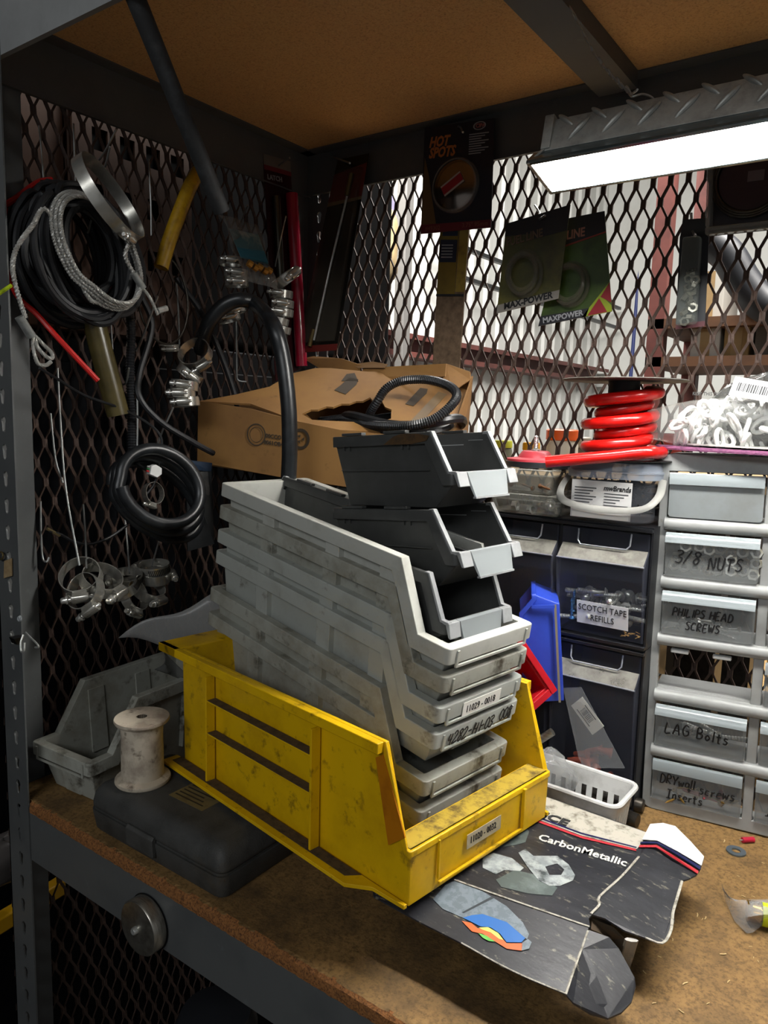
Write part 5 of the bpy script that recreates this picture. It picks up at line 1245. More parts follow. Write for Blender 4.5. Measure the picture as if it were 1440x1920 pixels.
cpatch('header', nb, M, po, ((0, 1), (1, 1), (.95, 1.18), (.1, 1.18)), black_plastic, 0)
r_ = random.Random(3); n0 = None
for i in range(13):
    p = bil(po, r_.uniform(.22, .66), .08+i*.042); Mn_ = M @ Matrix.Translation((p.x, p.y, .004)) @ Euler((r_.uniform(-1, 1), r_.uniform(-1, 1), r_.uniform(0, 3))).to_matrix().to_4x4()
    Mn_ = MW[nb].inverted() @ Mn_
    if n0 is None: n0 = hexnut(.0062, .005).obj('hex_nut', mat('dim_zinc_nut', '8a8a80', .35, .7), nb, local=True); n0.matrix_local = Mn_
    else: c_ = n0.copy(); COL.objects.link(c_); c_.parent = nb; c_.matrix_local = Mn_
hook('dark hook behind the nut blister', [at(1296, 400, Y=.566), at(1298, 430, Y=.555), at(1304, 442, Y=.54)], .0018)

# ================================================================ torn cardboard box on dark cartons, with conduit
kraft = mat('kraft_cardboard', '8c6636', .75, col2='7a5630', nscale=9, lo=.4, hi=.7, col3='5c431f', n3=30, lo3=.62, hi3=.78)
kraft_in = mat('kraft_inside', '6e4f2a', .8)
kink = mat('box_print_ink', '3c3226', .8)
kx = thing('cardboard_box', 'torn brown cardboard box of black conduit tilted behind the bins', 'box', (.15, .42, .40))
A0, A1 = at(372, 866, Y=.305), at(660, 912, Y=.362)          # front bottom edge
B0, B1 = at(374, 752, Y=.305), at(648, 800, Y=.355)          # front top edge (left part)
D0 = at(505, 700, Y=.42); D1 = at(575, 672, Y=.53); D2 = at(880, 700, Y=.545); D3 = at(840, 812, Y=.44)
R1 = at(840, 905, Y=.44)
B2 = at(845, 818, Y=.437); R0 = at(848, 905, Y=.437)
FB = [at(380, 860, Y=.53), at(884, 800, Y=.548)]

mb = MB()
hole = [at(*p, Y=y) for p, y in (((562, 775), .385), ((575, 788), .375), ((620, 793), .375), ((660, 800), .38), ((706, 798), .40), ((735, 790), .42), ((733, 768), .425), ((716, 755), .43), ((693, 745), .43), ((668, 752), .42), ((625, 762), .405), ((590, 770), .392))]
n_t = (D2-B0).cross(D1-B0).normalized(); n_t = n_t if n_t.z > 0 else -n_t
# top panel in its own sloping plane, with the torn opening cut out
pl0 = (B0+B1)/2; ux = (B2-B0).normalized(); vy = ((D1+D2)/2-(B0+B2)/2); vy = (vy-ux*vy.dot(ux)).normalized(); wz = ux.cross(vy)
Mtp = Matrix(((ux.x, vy.x, wz.x, B0.x), (ux.y, vy.y, wz.y, B0.y), (ux.z, vy.z, wz.z, B0.z), (0, 0, 0, 1))); it = Mtp.inverted()
def onp(px, py):
    d = ray(px, py); k = ((B0-CAM).dot(wz))/d.dot(wz); p = it @ (CAM+d*k); return (p.x, min(p.y, (.555-B0.y-ux.y*p.x)/vy.y))
out_px = ((374, 752), (470, 757), (560, 790), (640, 806), (845, 818), (862, 790), (884, 715), (880, 698), (780, 690), (690, 697), (620, 690), (592, 690), (548, 700), (505, 725), (440, 740))
hol_px = ((566, 776), (585, 787), (640, 790), (700, 792), (733, 785), (734, 768), (722, 763), (716, 752), (703, 757), (694, 745), (680, 752), (668, 752), (655, 757), (640, 757), (625, 763), (612, 762), (596, 768), (583, 768))
mb.plate([onp(*p) for p in out_px], [[onp(*p) for p in hol_px]], -.003, 0, Mtp); mb.obj('top_panel', kraft, kx)
def tpatch(name, pts, m, dz=.0004): return MB().prism([onp(*p) for p in pts], dz, dz+.0004, Mtp).obj(name, m, kx)
tpatch('printed_arrow', ((627, 732), (648, 740), (668, 722), (672, 712), (655, 708), (640, 722)), kink); tpatch('printed_arrow', ((640, 715), (650, 702), (665, 700), (672, 716)), kink)
tpatch('printed_arrow', ((760, 758), (775, 762), (800, 738), (802, 730), (788, 728)), kink)
tpatch('tape_strip', ((765, 795), (785, 798), (838, 740), (822, 735)), mat('brown_tape', '6b573c', .5))
# raised flaps at the back
sheet('back_flap', [at(570, 672, Y=.535), at(600, 690, Y=.525), at(668, 708, Y=.515), at(680, 685, Y=.528), at(640, 672, Y=.535), at(590, 668, Y=.54)], kraft, kx, .003, Vector((0, 1, 0)))
sheet('back_flap', [at(676, 706, Y=.515), at(735, 711, Y=.516), at(836, 706, Y=.520), at(838, 682, Y=.535), at(725, 688, Y=.53), at(684, 690, Y=.528)], kraft, kx, .003, Vector((0, 1, 0)))
sheet('back_flap', [at(838, 682, Y=.538), at(832, 712, Y=.52), at(850, 735, Y=.515), at(884, 712, Y=.545), at(882, 697, Y=.55)], kraft, kx, .003, Vector((0, 1, 0)))
sheet('torn_lip', [at(662, 683, Y=.53), at(672, 690, Y=.522), at(722, 690, Y=.522), at(728, 683, Y=.53), at(700, 678, Y=.535)], kraft_in, kx, .002, Vector((0, 1, 0)))
sheet('left_panel', [B0, A0, Vector((-.034, .53, A0.z)), Vector((-.034, .53, B0.z+.03))], kraft_in, kx, .003, Vector((1, 0, 0)))
sheet('bottom_panel', [A0, A1, R0, Vector((.30, .545, A0.z)), Vector((-.032, .545, A0.z))], kraft_in, kx, .003)
sheet('back_panel', [Vector((-.032, .552, A0.z)), at(862, 880, Y=.552), at(882, 705, Y=.552), at(600, 695, Y=.552), Vector((-.032, .552, B0.z+.03))], kraft_in, kx, .003, Vector((0, 1, 0)))
sheet('right_panel', [B2, R0, at(868, 880, Y=.548), at(884, 705, Y=.55)], kraft, kx, .003, Vector((-1, 0, 0)))
sheet('torn_tab', [at(562, 773, Y=.378), at(570, 772, Y=.378), at(595, 797, Y=.366), at(580, 795, Y=.364)], kraft, kx, .002)
# prints on the front panel: round seal, stacked numbers, recycling emblem
A1 = at(700, 920, Y=.365)
fx = (A1-A0).normalized(); fn = Vector((.3, -.95, .05)).normalized()
def fpt(px, py, d=.0036):
    nf = (A1-A0).cross(B0-A0).normalized(); nf = nf if nf.y < 0 else -nf
    r0 = ray(px, py); k = ((A0-CAM).dot(nf))/r0.dot(nf); return CAM+r0*k+nf*d, nf
def fring(px, py, ro, ri, seg=26, gap=()):
    c_, nf = fpt(px, py); Mf_ = frame(c_, fx, nf)
    if not gap: MB().lathe([(ri, 0), (ro, 0), (ro, .0003), (ri, .0003), (ri, 0)], seg, Mf_).obj('printed_ring', kink, kx)
    return Mf_
sheet('front_panel', [fpt(*p_, 0)[0] for p_ in ((374, 752), (372, 866), (520, 893), (700, 920), (800, 935), (805, 822), (700, 812), (640, 806), (560, 790), (470, 766))], kraft, kx, .003, Vector((-.25, .95, 0)))
fring(483, 815, .0165, .0148); fring(483, 815, .0115, .0108)
for s, px, py, sz in (('00CCO', 500, 820, .0085), ('8061OB4', 497, 832, .0085)):
    c_, nf = fpt(px, py); text('printed_number', s, sz, frame(c_, fx, nf), kink, kx, bold=.0002)
Mf_ = fring(566, 823, .0150, .0108)
for a_ in (0, 120, 240): MB().prism([(.002, .0), (.0062, .0035), (.0055, -.0025)], 0, .0004, Mf_ @ Matrix.Rotation(radians(a_), 4, 'Z')).obj('recycle_arrow', kink, kx)
# inside of the box: coiled conduit
cond = mat('black_corrugated_conduit', '1b1c1e', .35, col2='26282b', nscale=50)
def ribbed(path, r, pitch=.0032, depth=.14, seg=10):
    P = spline(path, 10); L_ = [0]
    for i in range(1, len(P)): L_.append(L_[-1]+(P[i]-P[i-1]).length)
    n = int(L_[-1]/(pitch/2)); Q = []; j = 0
    for i in range(n+1):
        s = L_[-1]*i/n
        while j < len(L_)-2 and L_[j+1] < s: j += 1
        t = (s-L_[j])/max(L_[j+1]-L_[j], 1e-9); Q.append(P[j].lerp(P[j+1], min(t, 1)))
    cnt = len(Q)-1
    return MB().tube(Q, lambda t: r*(1 if int(round(t*cnt)) % 2 else 1-depth), seg)
cp = [at(600, 790, Y=.42), at(650, 785, Y=.41), at(685, 795, Y=.395), at(722, 799, Y=.385), at(770, 798, Y=.385), at(815, 785, Y=.40), at(848, 758, Y=.42), at(856, 738, Y=.44), at(838, 722, Y=.455), at(800, 712, Y=.46), at(755, 714, Y=.45), at(725, 728, Y=.435), at(708, 752, Y=.425), at(694, 775, Y=.43), at(690, 800, Y=.45)]
tag(ribbed(cp, .0068).obj('flexible_conduit', cond, smooth=False), 'black corrugated conduit looping out of the torn cardboard box', 'conduit')
for i in range(3):
    c_ = Vector((.20+.02*i, .45, .462+.012*i)); tag(MB().tube([c_+Vector((.10*cos(t), .055*sin(t), .006*sin(3*t+i))) for t in [2*pi*k/36 for k in range(36)]], .0068, 8, closed=True).obj('flexible_conduit', cond, smooth=True), ('lowest', 'middle', 'uppermost')[i]+' dark conduit coil inside the torn cardboard box', 'conduit')
# dark cartons below the box
dk = mat('black_part_carton', '15171a', .45, col2='22262a', nscale=14); dk2 = mat('grey_part_carton', '3f4143', .5)
Mq_ = RT((.085, .36, .262), -6)
pc = thing('part_carton', 'black part carton printed with a copper coloured ring, under the cardboard box', 'carton', Mq_)
MB().box((-.06, 0, 0), (.09, .12, .135), Mq_).obj('carton', dk, pc, bevel=.0015)
MB().box((-.0602, -.0006, .118), (.09, .12, .1356), Mq_).obj('top_band', dk2, pc)
MB().lathe([(.010, 0), (.019, 0), (.019, .0006), (.010, .0006)], 28, Mq_ @ Matrix.Translation((-.035, -.0004, .085)) @ Euler((radians(90), 0, 0)).to_matrix().to_4x4()).obj('printed_ring', mat('copper_print', '7a4a3c', .4), pc)
for i, (z0, z1, dx, lab) in enumerate(((0, .13, 0, 'plain dark carton on the worktop at the bottom of the carton pile'), (.1305, .2615, .01, 'plain dark carton in the middle of the carton pile'))):
    t_ = thing('part_carton', lab, 'carton', (.12+dx, .43, z0)); MB().box((.04+dx, .375, z0), (.20+dx, .52, z1)).obj('carton', dk, t_, bevel=.0015)
    MB().box((.11+dx, .3745, z0+.002), (.13+dx, .5205, z1+.0004)).obj('tape_strip', mat('dull_tape', '3a3428', .4), t_)

# ================================================================ things hanging on the left mesh
def lx(px, py, x): return at(px, py, X=x)
def ell(cx_, cy_, a, b, rot, x0, n=36, t0=0, t1=360, dx=0, ph=0):
    """points of a hanging loop: ellipse seen on the side mesh, standing x0 in front of it"""
    out = []
    for k in range(n+1 if t1-t0 < 360 else n):
        t = radians(t0+(t1-t0)*k/n); c, s = a*cos(t), b*sin(t); r = radians(rot)
        out.append(lx(cx_+c*cos(r)-s*sin(r), cy_+c*sin(r)+s*cos(r), x0+dx*cos(t+ph)))
    return out
cable = mat('black_cable_jacket', '141517', .5, col2='1f2023', nscale=40)
# big cable coil: one long cable wound many times
r_ = random.Random(5); pts = []
for i in range(22):
    cx_ = 104+i*2.6+r_.uniform(-8, 8); cy_ = 474+r_.uniform(-12, 12); a = 88+r_.uniform(-24, 14); b = 122+r_.uniform(-34, 10); x0 = -.042+.0036*i
    for k in range(24):
        t = 2*pi*k/24; rot = radians(-18); c, s = a*cos(t-pi/2), b*sin(t-pi/2)
        pts.append(lx(cx_+c*cos(rot)-s*sin(rot)+3.2*k/24, cy_+c*sin(rot)+s*cos(rot), x0+.0042*k/24+.006*cos(t*2+i)))
tag(MB().tube(spline(pts, 2), .0042, 7).obj('cable_coil', cable, smooth=True), 'large coil of black cable hanging at the left post', 'cable')
pts = []
for i in range(6):
    cx_ = 176+i*4+r_.uniform(-4, 4); cy_ = 480+r_.uniform(-6, 6); a = 66+r_.uniform(-8, 8); b = 112+r_.uniform(-10, 10); x0 = .008+.004*i
    for k in range(24):
        t = 2*pi*k/24; rot = radians(-24); c, s = a*cos(t-pi/2), b*sin(t-pi/2)
        pts.append(lx(cx_+c*cos(rot)-s*sin(rot), cy_+c*sin(rot)+s*cos(rot), x0+.004*k/24))
tag(MB().tube(spline(pts, 2), .0046, 7).obj('cable_coil', cable, smooth=True), 'smaller black cable coil looped over the front of the large coil', 'cable')
# wire rope sling
rope_m = mat('galvanised_wire_rope', '9a9994', .4, .3, col2='7c7a74', nscale=60)
def rope(path, r=.0028, twist=.013, strands=6, n=6):
    P0 = spline(path, max(n, 6)); P = [P0[0]]; acc = 0
    for i in range(1, len(P0)):
        seg = (P0[i]-P0[i-1]).length; k = max(1, int(seg/.0022))
        P += [P0[i-1].lerp(P0[i], (j+1)/k) for j in range(k)]
    mbs = MB(); L_ = 0; S_ = []
    T0 = (P[1]-P[0]).normalized(); up = Vector((0, 0, 1)) if abs(T0.z) < .9 else Vector((1, 0, 0)); x = T0.cross(up).normalized(); fr = []
    for i in range(len(P)):
        d = (P[min(i+1, len(P)-1)]-P[max(i-1, 0)]).normalized(); x = (x-d*x.dot(d)).normalized(); y = d.cross(x)
        if i: L_ += (P[i]-P[i-1]).length
        fr.append((P[i], x.copy(), y, L_))
    for s in range(strands):
        mbs.tube([p+(a*cos(2*pi*(l/twist+s/strands))+b*sin(2*pi*(l/twist+s/strands)))*r*.62 for p, a, b, l in fr], r*.46, 5)
    return mbs
sl_ = thing('wire_rope_sling', 'grey steel wire rope sling with crimped eyes hung over the cable coil', 'wire rope', lx(130, 620, .03))
pts = [lx(48, 596, .045), lx(36, 560, .046), lx(26, 520, .047), lx(24, 492, .047), lx(33, 462, .047), lx(60, 425, .046), lx(92, 398, .045)]
for i in range(4):
    for k in range(0, 20 if i < 3 else 9):
        t = 2*pi*k/20; rot = radians(-30); a, b = 62-i*3, 122-i*4; c, s = a*cos(t+pi+.5), b*sin(t+pi+.5)*-1
        pts.append(lx(178+i*5+c*cos(rot)-s*sin(rot), 470+c*sin(rot)+s*cos(rot), .045+.004*i))
pts += [lx(235, 480, .058), lx(252, 515, .058)]
rope(pts, n=3).obj('rope', rope_m, sl_, smooth=True)
rope([lx(66, 632, .047), lx(70, 650, .048), lx(86, 668, .05), lx(97, 672, .05), lx(97, 662, .05), lx(80, 645, .048), lx(64, 630, .047), lx(62, 650, .046), lx(70, 680, .047), lx(85, 685, .049), lx(96, 678, .05)], .0022).obj('eye', rope_m, sl_, smooth=True)
mb = MB(); mb.tube([lx(36, 594, .046), lx(60, 632, .047)], .0075, 12, flat=.6); mb.obj('crimp_sleeve', zinc, sl_, smooth=True)
mb = MB(); mb.tube([lx(250, 512, .058), lx(268, 540, .058)], .006, 12, flat=.6); mb.obj('crimp_sleeve', zinc, sl_, smooth=True)
rope([lx(266, 538, .058), lx(282, 560, .058), lx(296, 590, .058)], .0022).obj('tail', rope_m, sl_, smooth=True)
MB().tube([lx(296, 583, .058), lx(313, 578, .06)], .0038, 8).obj('end_stop', zinc, sl_, smooth=True)
# red lines
redw = mat('red_wire_jacket', 'a01a1a', .4)
tag(MB().tube(spline([lx(97, 337, -.03), lx(70, 343, -.03), lx(30, 372, -.025), lx(-8, 396, -.02)], 5), .0036, 8).obj('red_tubing', redw, smooth=True), 'red tubing end above the cable coil', 'tubing')
tag(MB().tube(spline([lx(-8, 440, -.03), lx(10, 380, -.034), lx(4, 470, -.034), lx(30, 550, -.03), lx(70, 590, -.02), lx(110, 635, .0), lx(184, 714, .02)], 5), .0034, 8).obj('red_tubing', mat('bright_red_tubing', 'c02420', .35), smooth=True), 'bright red tube angling down below the cable coil', 'tubing')
pts = ell(150, 490, 62, 88, -18, .002, 30, 20, 200); tag(MB().tube(pts, .0022, 6).obj('red_wire', redw, smooth=True), 'thin red wire inside the cable coil', 'wire')
tag(MB().tube([lx(-10, 556, .03), lx(21, 535, .03)], .0022, 6).obj('lime_wire', mat('lime_wire_jacket', '9ab01c', .4), smooth=True), 'short lime green wire end at the left post', 'wire')
# olive tube
tag(MB().tube([lx(165, 560, -.012), lx(196, 680, -.006), lx(222, 778, 0)], .0145, 16).obj('olive_tube', mat('olive_amber_tube', '4f4626', .3, col2='2f2a18', nscale=14), smooth=True), 'wide olive brown tube hanging behind the cable coil', 'tube')
# yellow hose, dark pipe
tag(MB().tube(spline([lx(372, 322, .0), lx(356, 350, .002), lx(336, 400, .002), lx(316, 455, 0), lx(302, 502, -.002)], 5), .0098, 14).obj('yellow_hose', mat('mustard_hose', 'a07c0a', .45, col2='7c5c08', nscale=80), smooth=True), 'short mustard yellow hose hanging behind the dark pipe', 'hose')
pa, pb_ = at(250, -14, Y=.012), at(416, 397, Y=.13); d = (pb_-pa)
dp = thing('foam_pipe', 'long dark rubber pipe slanting down from the upper shelf', 'pipe', pb_)
rp_ = .0092; Mp_ = frame(pa, d, (0, 0, 1)) @ Euler((0, radians(90), 0)).to_matrix().to_4x4(); Lp = d.length
MB().lathe([(.0055, Lp-.03), (.0055, Lp), (.0088, Lp), (rp_, Lp-.002), (rp_, Lp*.5), (rp_*1.04, 0), (.0001, 0)], 20, Mp_).obj('sleeve', mat('charcoal_pipe_foam', '1c1d1e', .7, col2='303234', nscale=60), dp, smooth=True)
# corrugated loom with pigtail and connector
tag(ribbed([lx(238, 560, .0), lx(246, 620, .0), lx(244, 690, .0), lx(246, 760, .0), lx(248, 855, .002)], .0062, .0036, .2).obj('wire_loom', cond), 'vertical black corrugated wire loom on the left mesh', 'wire loom')
pg = thing('connector_lead', 'black lead ending in a white connector plug', 'connector', lx(287, 884, .03))
MB().tube(spline([lx(248, 853, .004), lx(254, 866, .01), lx(266, 876, .02), lx(278, 882, .03)], 5), .0022, 8).obj('lead', cable, pg, smooth=True)
Mg_ = frame(lx(279, 881, .03), lx(300, 886, .032)-lx(279, 881, .03), (1, 0, 0))
MB().prism([(0, -.006), (.012, -.008), (.018, -.002), (.016, .006), (.006, .009), (0, .005)], -.005, .005, Mg_).obj('plug', mat('white_nylon', 'c9cac8', .4), pg, bevel=.001)
for i, c_ in enumerate(('a02020', '2a6a3a', '8a8a86')): MB().tube([Mg_ @ Vector((-.004, -.002+.003*i, .001)), Mg_ @ Vector((.002, -.002+.003*i, .001))], .0012, 6).obj('wire_end', mat('wire_'+c_, c_, .4), pg)
tag(MB().tube(spline([lx(74, 690, .03), lx(110, 712, .02), lx(160, 742, .01), (lx(225, 765, .01)), lx(275, 792, .02), lx(302, 820, .03), lx(300, 860, .03), lx(290, 905, .02), lx(272, 930, .02)], 6), .0017, 6).obj('thin_cable', cable, smooth=True), 'thin black cable sagging across the left mesh', 'cable')
tag(MB().tube(spline([lx(92, 995, -.03), lx(115, 1003, -.03), lx(140, 1016, -.03), lx(170, 1020, -.03), lx(205, 1008, -.03), lx(238, 985, -.03)], 6), .002, 6).obj('test_lead', cable, smooth=True), 'short dark lead drooping above the bright hose clamps', 'cable')
tag(MB().tube([lx(88, 991, -.03), lx(112, 1004, -.03)], .0022, 6).obj('brass_pin', mat('brass_pin', '8a7a58', .3, .8), smooth=True), 'brass pin at the end of the short dark lead', 'pin')
tag(MB().tube(spline([lx(268, 500, .0), lx(262, 545, .0), lx(285, 610, .0), lx(262, 700, .0), lx(262, 745, .01), lx(300, 790, .02), lx(360, 828, .03), lx(400, 850, .03)], 6), .0042, 8).obj('black_cable', cable, smooth=True), 'black cable running behind the yellow hose down to the cardboard box', 'cable')
pts = ell(305, 560, 46, 86, -8, -.01, 30, -60, 200); tag(MB().tube(pts, .0016, 6).obj('thin_wire_loop', dark_steel, smooth=True), 'thin dark wire loop below the yellow hose', 'wire')
tag(MB().tube(spline([lx(330, 520, -.02), lx(380, 590, -.02), lx(412, 660, -.02), lx(440, 740, -.015), lx(446, 790, -.01)], 6), .0042, 8).obj('black_cable', cable, smooth=True), 'black cable slanting behind the arched hose', 'cable')
# black hose coil
hose_m = mat('satin_black_hose', '16181a', .35, col2='24272a', nscale=50)
pts = []
for i in range(3):
    for k in range(24):
        t = 2*pi*k/24+radians(150); rot = radians(38); a, b = 94-i*7, 54+i*5
        c, s = a*cos(t), b*sin(t)
        pts.append(lx(291+i*5+c*cos(rot)-s*sin(rot), 938-i*13+c*sin(rot)+s*cos(rot), .012+.017*i+.017*k/24+.016*cos(t*1)))
tag(MB().tube(spline(pts, 3), .0078, 12).obj('hose_coil', hose_m, smooth=True), 'small coil of smooth black hose on the left mesh', 'hose')
# arched hose diving into the bins
hp = [lx(378, 660, -.03), lx(380, 640, -.02), lx(392, 605, 0), lx(418, 575, .02), lx(450, 562, .04), lx(482, 572, .06), at(512, 610, Y=.285), at(530, 670, Y=.285), at(541, 760, Y=.285), at(543, 840, Y=.286), at(541, 900, Y=.288), at(540, 940, Y=.29)]
tag(MB().tube(spline(hp, 8), .0108, 14).obj('arched_hose', hose_m, smooth=True), 'thick black hose arching from the mesh down into the bins', 'hose')
# zip bag with blue card and brass bits
zg = thing('zip_bag', 'clear zip bag with teal card and orange bits hanging left of the corner', 'bag', lx(460, 540, .03))
Z4 = [lx(410, 403, .0), lx(482, 420, -.005), lx(516, 545, .02), lx(452, 520, .035)]
mb = MB(); mb.grid(lambda u, v: (Z4[0].lerp(Z4[1], u)).lerp(Z4[3].lerp(Z4[2], u), v)+Vector((.006*sin(u*6+v*3)+.005*sin(v*9), 0, 0)), 8, 10); mb.obj('film', mat('dim_bag_film', '8a8680', .1, alpha=.22, bump=.8, bscale=40), zg, smooth=True)
def zq(u, v, d=.004): return (Z4[0].lerp(Z4[1], u)).lerp(Z4[3].lerp(Z4[2], u), v)+Vector((d, 0, 0))
sheet('printed_card', [zq(.1, .2), zq(.9, .18), zq(.95, .62), zq(.15, .66)], mat('teal_card', '3a5a60', .5, col2='7a8078', nscale=25, lo=.5, hi=.6), zg, .0006, Vector((1, 0, 0)))
sheet('printed_band', [zq(.12, .5, .0048), zq(.92, .42, .0048), zq(.95, .6, .0048), zq(.15, .64, .0048)], mat('teal_print', '1f5a6a', .5), zg, .0004, Vector((1, 0, 0)))
for i in range(5):
    p = zq(.25+.14*i, .72+.03*(i % 2), .008); MB().tube([p, p+Vector((.002, .006, -.003))], .0055, 8).obj('brass_bit', mat('orange_brass', 'a0702c', .3, .6), zg, smooth=True)
hook('pale hook through the top of the teal zip bag', [lx(447, 428, -.05), lx(455, 408, -.03), lx(464, 386, .0)])
# dark blister and blue packet by the box
bl = thing('blister_pack', 'dusty dark blister pack with blue top hanging below the cardboard box', 'packaged part', lx(375, 960, .02))
sheet('backing', [lx(350, 872, .0), lx(396, 876, .02), lx(402, 1020, .03), lx(352, 1034, .0)], mat('dusty_dark_film', '232526', .3, col2='363636', nscale=20), bl, .002, Vector((1, 0, 0)))
sheet('blue_top', [lx(350, 862, .003), lx(398, 868, .023), lx(396, 884, .023), lx(350, 880, .003)], mat('dark_blue_card', '10243a', .4), bl, .003, Vector((1, 0, 0)))
sheet('grey_label', [lx(356, 886, .004), lx(390, 884, .02), lx(394, 930, .022), lx(360, 934, .006)], mat('grey_smudged_label', '3f3f3f', .6, col2='5a5a58', nscale=40), bl, .001, Vector((1, 0, 0)))

# ================================================================ hose clamps
band_m = mat('stainless_band', 'c4c2ba', .25, .82, col2='a09d94', nscale=40); screw_m = mat('bright_screw', 'd5d4ce', .2, .82)
def make_clamp(r=.018, w=.0115, ns=16, da=6.2):
    th = thing('hose_clamp', 'x', 'hose clamp')
    mb = MB(); n = 40
    mb.lathe([(r, -w/2), (r, w/2), (r-.0008, w/2), (r-.0008, -w/2), (r, -w/2)], n); mb.obj('band', band_m, th, local=True, smooth=True)
    # worm slots: slim dark grooves standing on the band
    mb = MB()
    for i in range(ns):
        a = radians(20+i*da); M = Matrix.Rotation(a, 4, 'Z') @ Matrix.Translation((r, 0, 0)) @ Euler((radians(14), 0, 0)).to_matrix().to_4x4()
        mb.box((-.0001, -.0005, -w*.32), (.00025, .0005, w*.32), M)
    tag(mb.obj('worm_slots', mat('slot_shadow_grey', '35332f', .5, .6), th, local=True), kind='stuff')
    M = Matrix.Rotation(radians(-90), 4, 'Z') @ Matrix.Translation((r+.0035, 0, 0)) @ Matrix.Rotation(radians(90), 4, 'X')
    mb = MB(); mb.lathe([(.0001, -.0075), (.0046, -.0075), (.005, -.006), (.005, .006), (.0046, .0075), (.0001, .0075)], 14, M @ Matrix.Diagonal((.85, 1.05, 1, 1)))
    mb.box((-.0055, -.0052, -.006), (.001, .0052, .006), M); mb.obj('screw_housing', band_m, th, local=True, smooth=True)
    mb = MB(); mb.lathe([(.0001, .0165), (.0024, .0165), (.0030, .0155), (.0030, .0122), (.0040, .012), (.0040, .0105), (.0022, .010), (.0022, -.010), (.0014, -.0112), (.0001, -.0112)], 12, M); mb.obj('screw', screw_m, th, local=True, smooth=True)
    return th
CL = make_clamp(); first = [True]
BK = -_f
def camvec(v): return (_R*v[0]+_U*v[1]+BK*v[2]).normalized()
def clamp(px, py, x, size, axis, hdir, label, group):
    z = camvec(axis); y = -camvec(hdir); y = (y-z*y.dot(z)).normalized(); xx = y.cross(z); p = lx(px, py, x)
    M = Matrix(((xx.x, y.x, z.x, p.x), (xx.y, y.y, z.y, p.y), (xx.z, y.z, z.z, p.z), (0, 0, 0, 1))) @ Matrix.Scale(size, 4)
    if first[0]:
        first[0] = False; o = CL; o.matrix_world = M
    else: o = dup(CL, M)
    o['label'] = label; o['group'] = group
    return o
g1 = 'bright clamps at the bottom of the left mesh'
for px, py, x, s, ax, h, lab in (
    (152, 1082, .0, 1.45, (.05, .55, .8), (.2, -.8, .5), 'large hose clamp at the left end of the low bright cluster'),
    (160, 1110, .014, 1.35, (-.35, .35, .85), (.5, -.8, .3), 'hose clamp ring facing out at the left of the low bright cluster'),
    (190, 1088, .012, 1.45, (.45, .75, .45), (.9, -.4, .2), 'slanted hose clamp band crossing the left of the low bright cluster'),
    (238, 1084, .0, 1.15, (.12, .9, .38), (-.8, 0, .4), 'flat-lying hose clamp at the top middle of the low cluster'),
    (232, 1104, .016, 1.15, (-.3, .85, .4), (-.6, -.4, .6), 'hose clamp tilted below the top middle one of the low cluster'),
    (252, 1118, .022, 1.2, (.9, .35, .25), (.1, -.9, .4), 'hose clamp turned edge-on in the middle of the low cluster'),
    (288, 1066, .002, 1.25, (.0, .95, .28), (-.9, 0, -.3), 'uppermost hose clamp at the right of the low cluster'),
    (290, 1080, .006, 1.2, (.1, .93, .3), (.8, 0, -.4), 'hose clamp nested under the uppermost right one of the low cluster'),
    (278, 1104, .018, 1.25, (.55, .75, .32), (.8, -.55, .3), 'slanted hose clamp at the lower right of the low cluster')):
    clamp(px, py, x, s, ax, h, lab, g1)
g2 = 'clamps left of the cardboard box'
for px, py, x, s, ax, h, lab in (
    (366, 664, -.015, 1.35, (-.2, .45, .85), (.55, -.8, .3), 'big-ring hose clamp at the top of the cluster beside the cardboard box'),
    (356, 700, -.005, 1.1, (.6, .75, .1), (.5, -.3, .85), 'slanted hose clamp second from top beside the cardboard box'),
    (346, 722, .0, 1.1, (.12, .98, .1), (.15, -.1, .98), 'hose clamp in the middle of the cluster beside the cardboard box'),
    (340, 738, .0, 1.1, (.0, .98, .1), (.1, -.1, .98), 'hose clamp second from bottom beside the cardboard box'),
    (348, 754, .002, 1.1, (-.08, .98, .1), (.1, -.1, .98), 'lowest hose clamp of the cluster beside the cardboard box')):
    clamp(px, py, x, s, ax, h, lab, g2)
g3 = 'clamps behind the teal zip bag'
for i, (px, py, x, s, ax) in enumerate(((432, 490, -.03, 1.15, (.0, .97, .15)), (442, 513, -.025, 1.2, (.05, .97, .15)), (444, 530, -.022, 1.2, (.0, .97, .15)), (446, 566, -.02, 1.15, (-.2, .95, .15)), (440, 582, -.018, 1.1, (-.25, .95, .15)), (430, 596, -.016, 1.1, (-.25, .95, .15)))):
    clamp(px, py, x, s*.85, ax, (.25, -.1, .95), ('topmost', 'second', 'third', 'fourth', 'fifth', 'lowest')[i]+' hose clamp of the column behind the teal zip bag', g3)
g4 = 'clamps in front of the tall red card'
for i, (px, py, x, s, ax, h) in enumerate(((536, 522, .0, 1.6, (-.55, .75, .35), (.8, -.5, .3)), (528, 552, -.004, 1.2, (.1, .97, .15), (-.2, -.1, .95)), (530, 570, .0, 1.2, (.1, .97, .15), (.1, -.1, .95)), (530, 586, .002, 1.15, (.15, .97, .15), (-.1, -.1, .95)), (522, 602, .004, 1.1, (.2, .95, .15), (-.3, -.1, .95)), (526, 618, .004, 1.1, (.2, .95, .15), (-.1, -.1, .95)))):
    clamp(px, py, x, s*.85, ax, h, ('wide open ring', 'second', 'third', 'fourth', 'fifth', 'lowest')[i]+' hose clamp in the cluster before the tall red card', g4)
CL2 = make_clamp(.056, .0155, 14, 2.4)
z = camvec((.86, .48, .14)); y = -camvec((.42, -.88, .1)); y = (y-z*y.dot(z)).normalized(); xx = y.cross(z); p = lx(205, 372, .035)
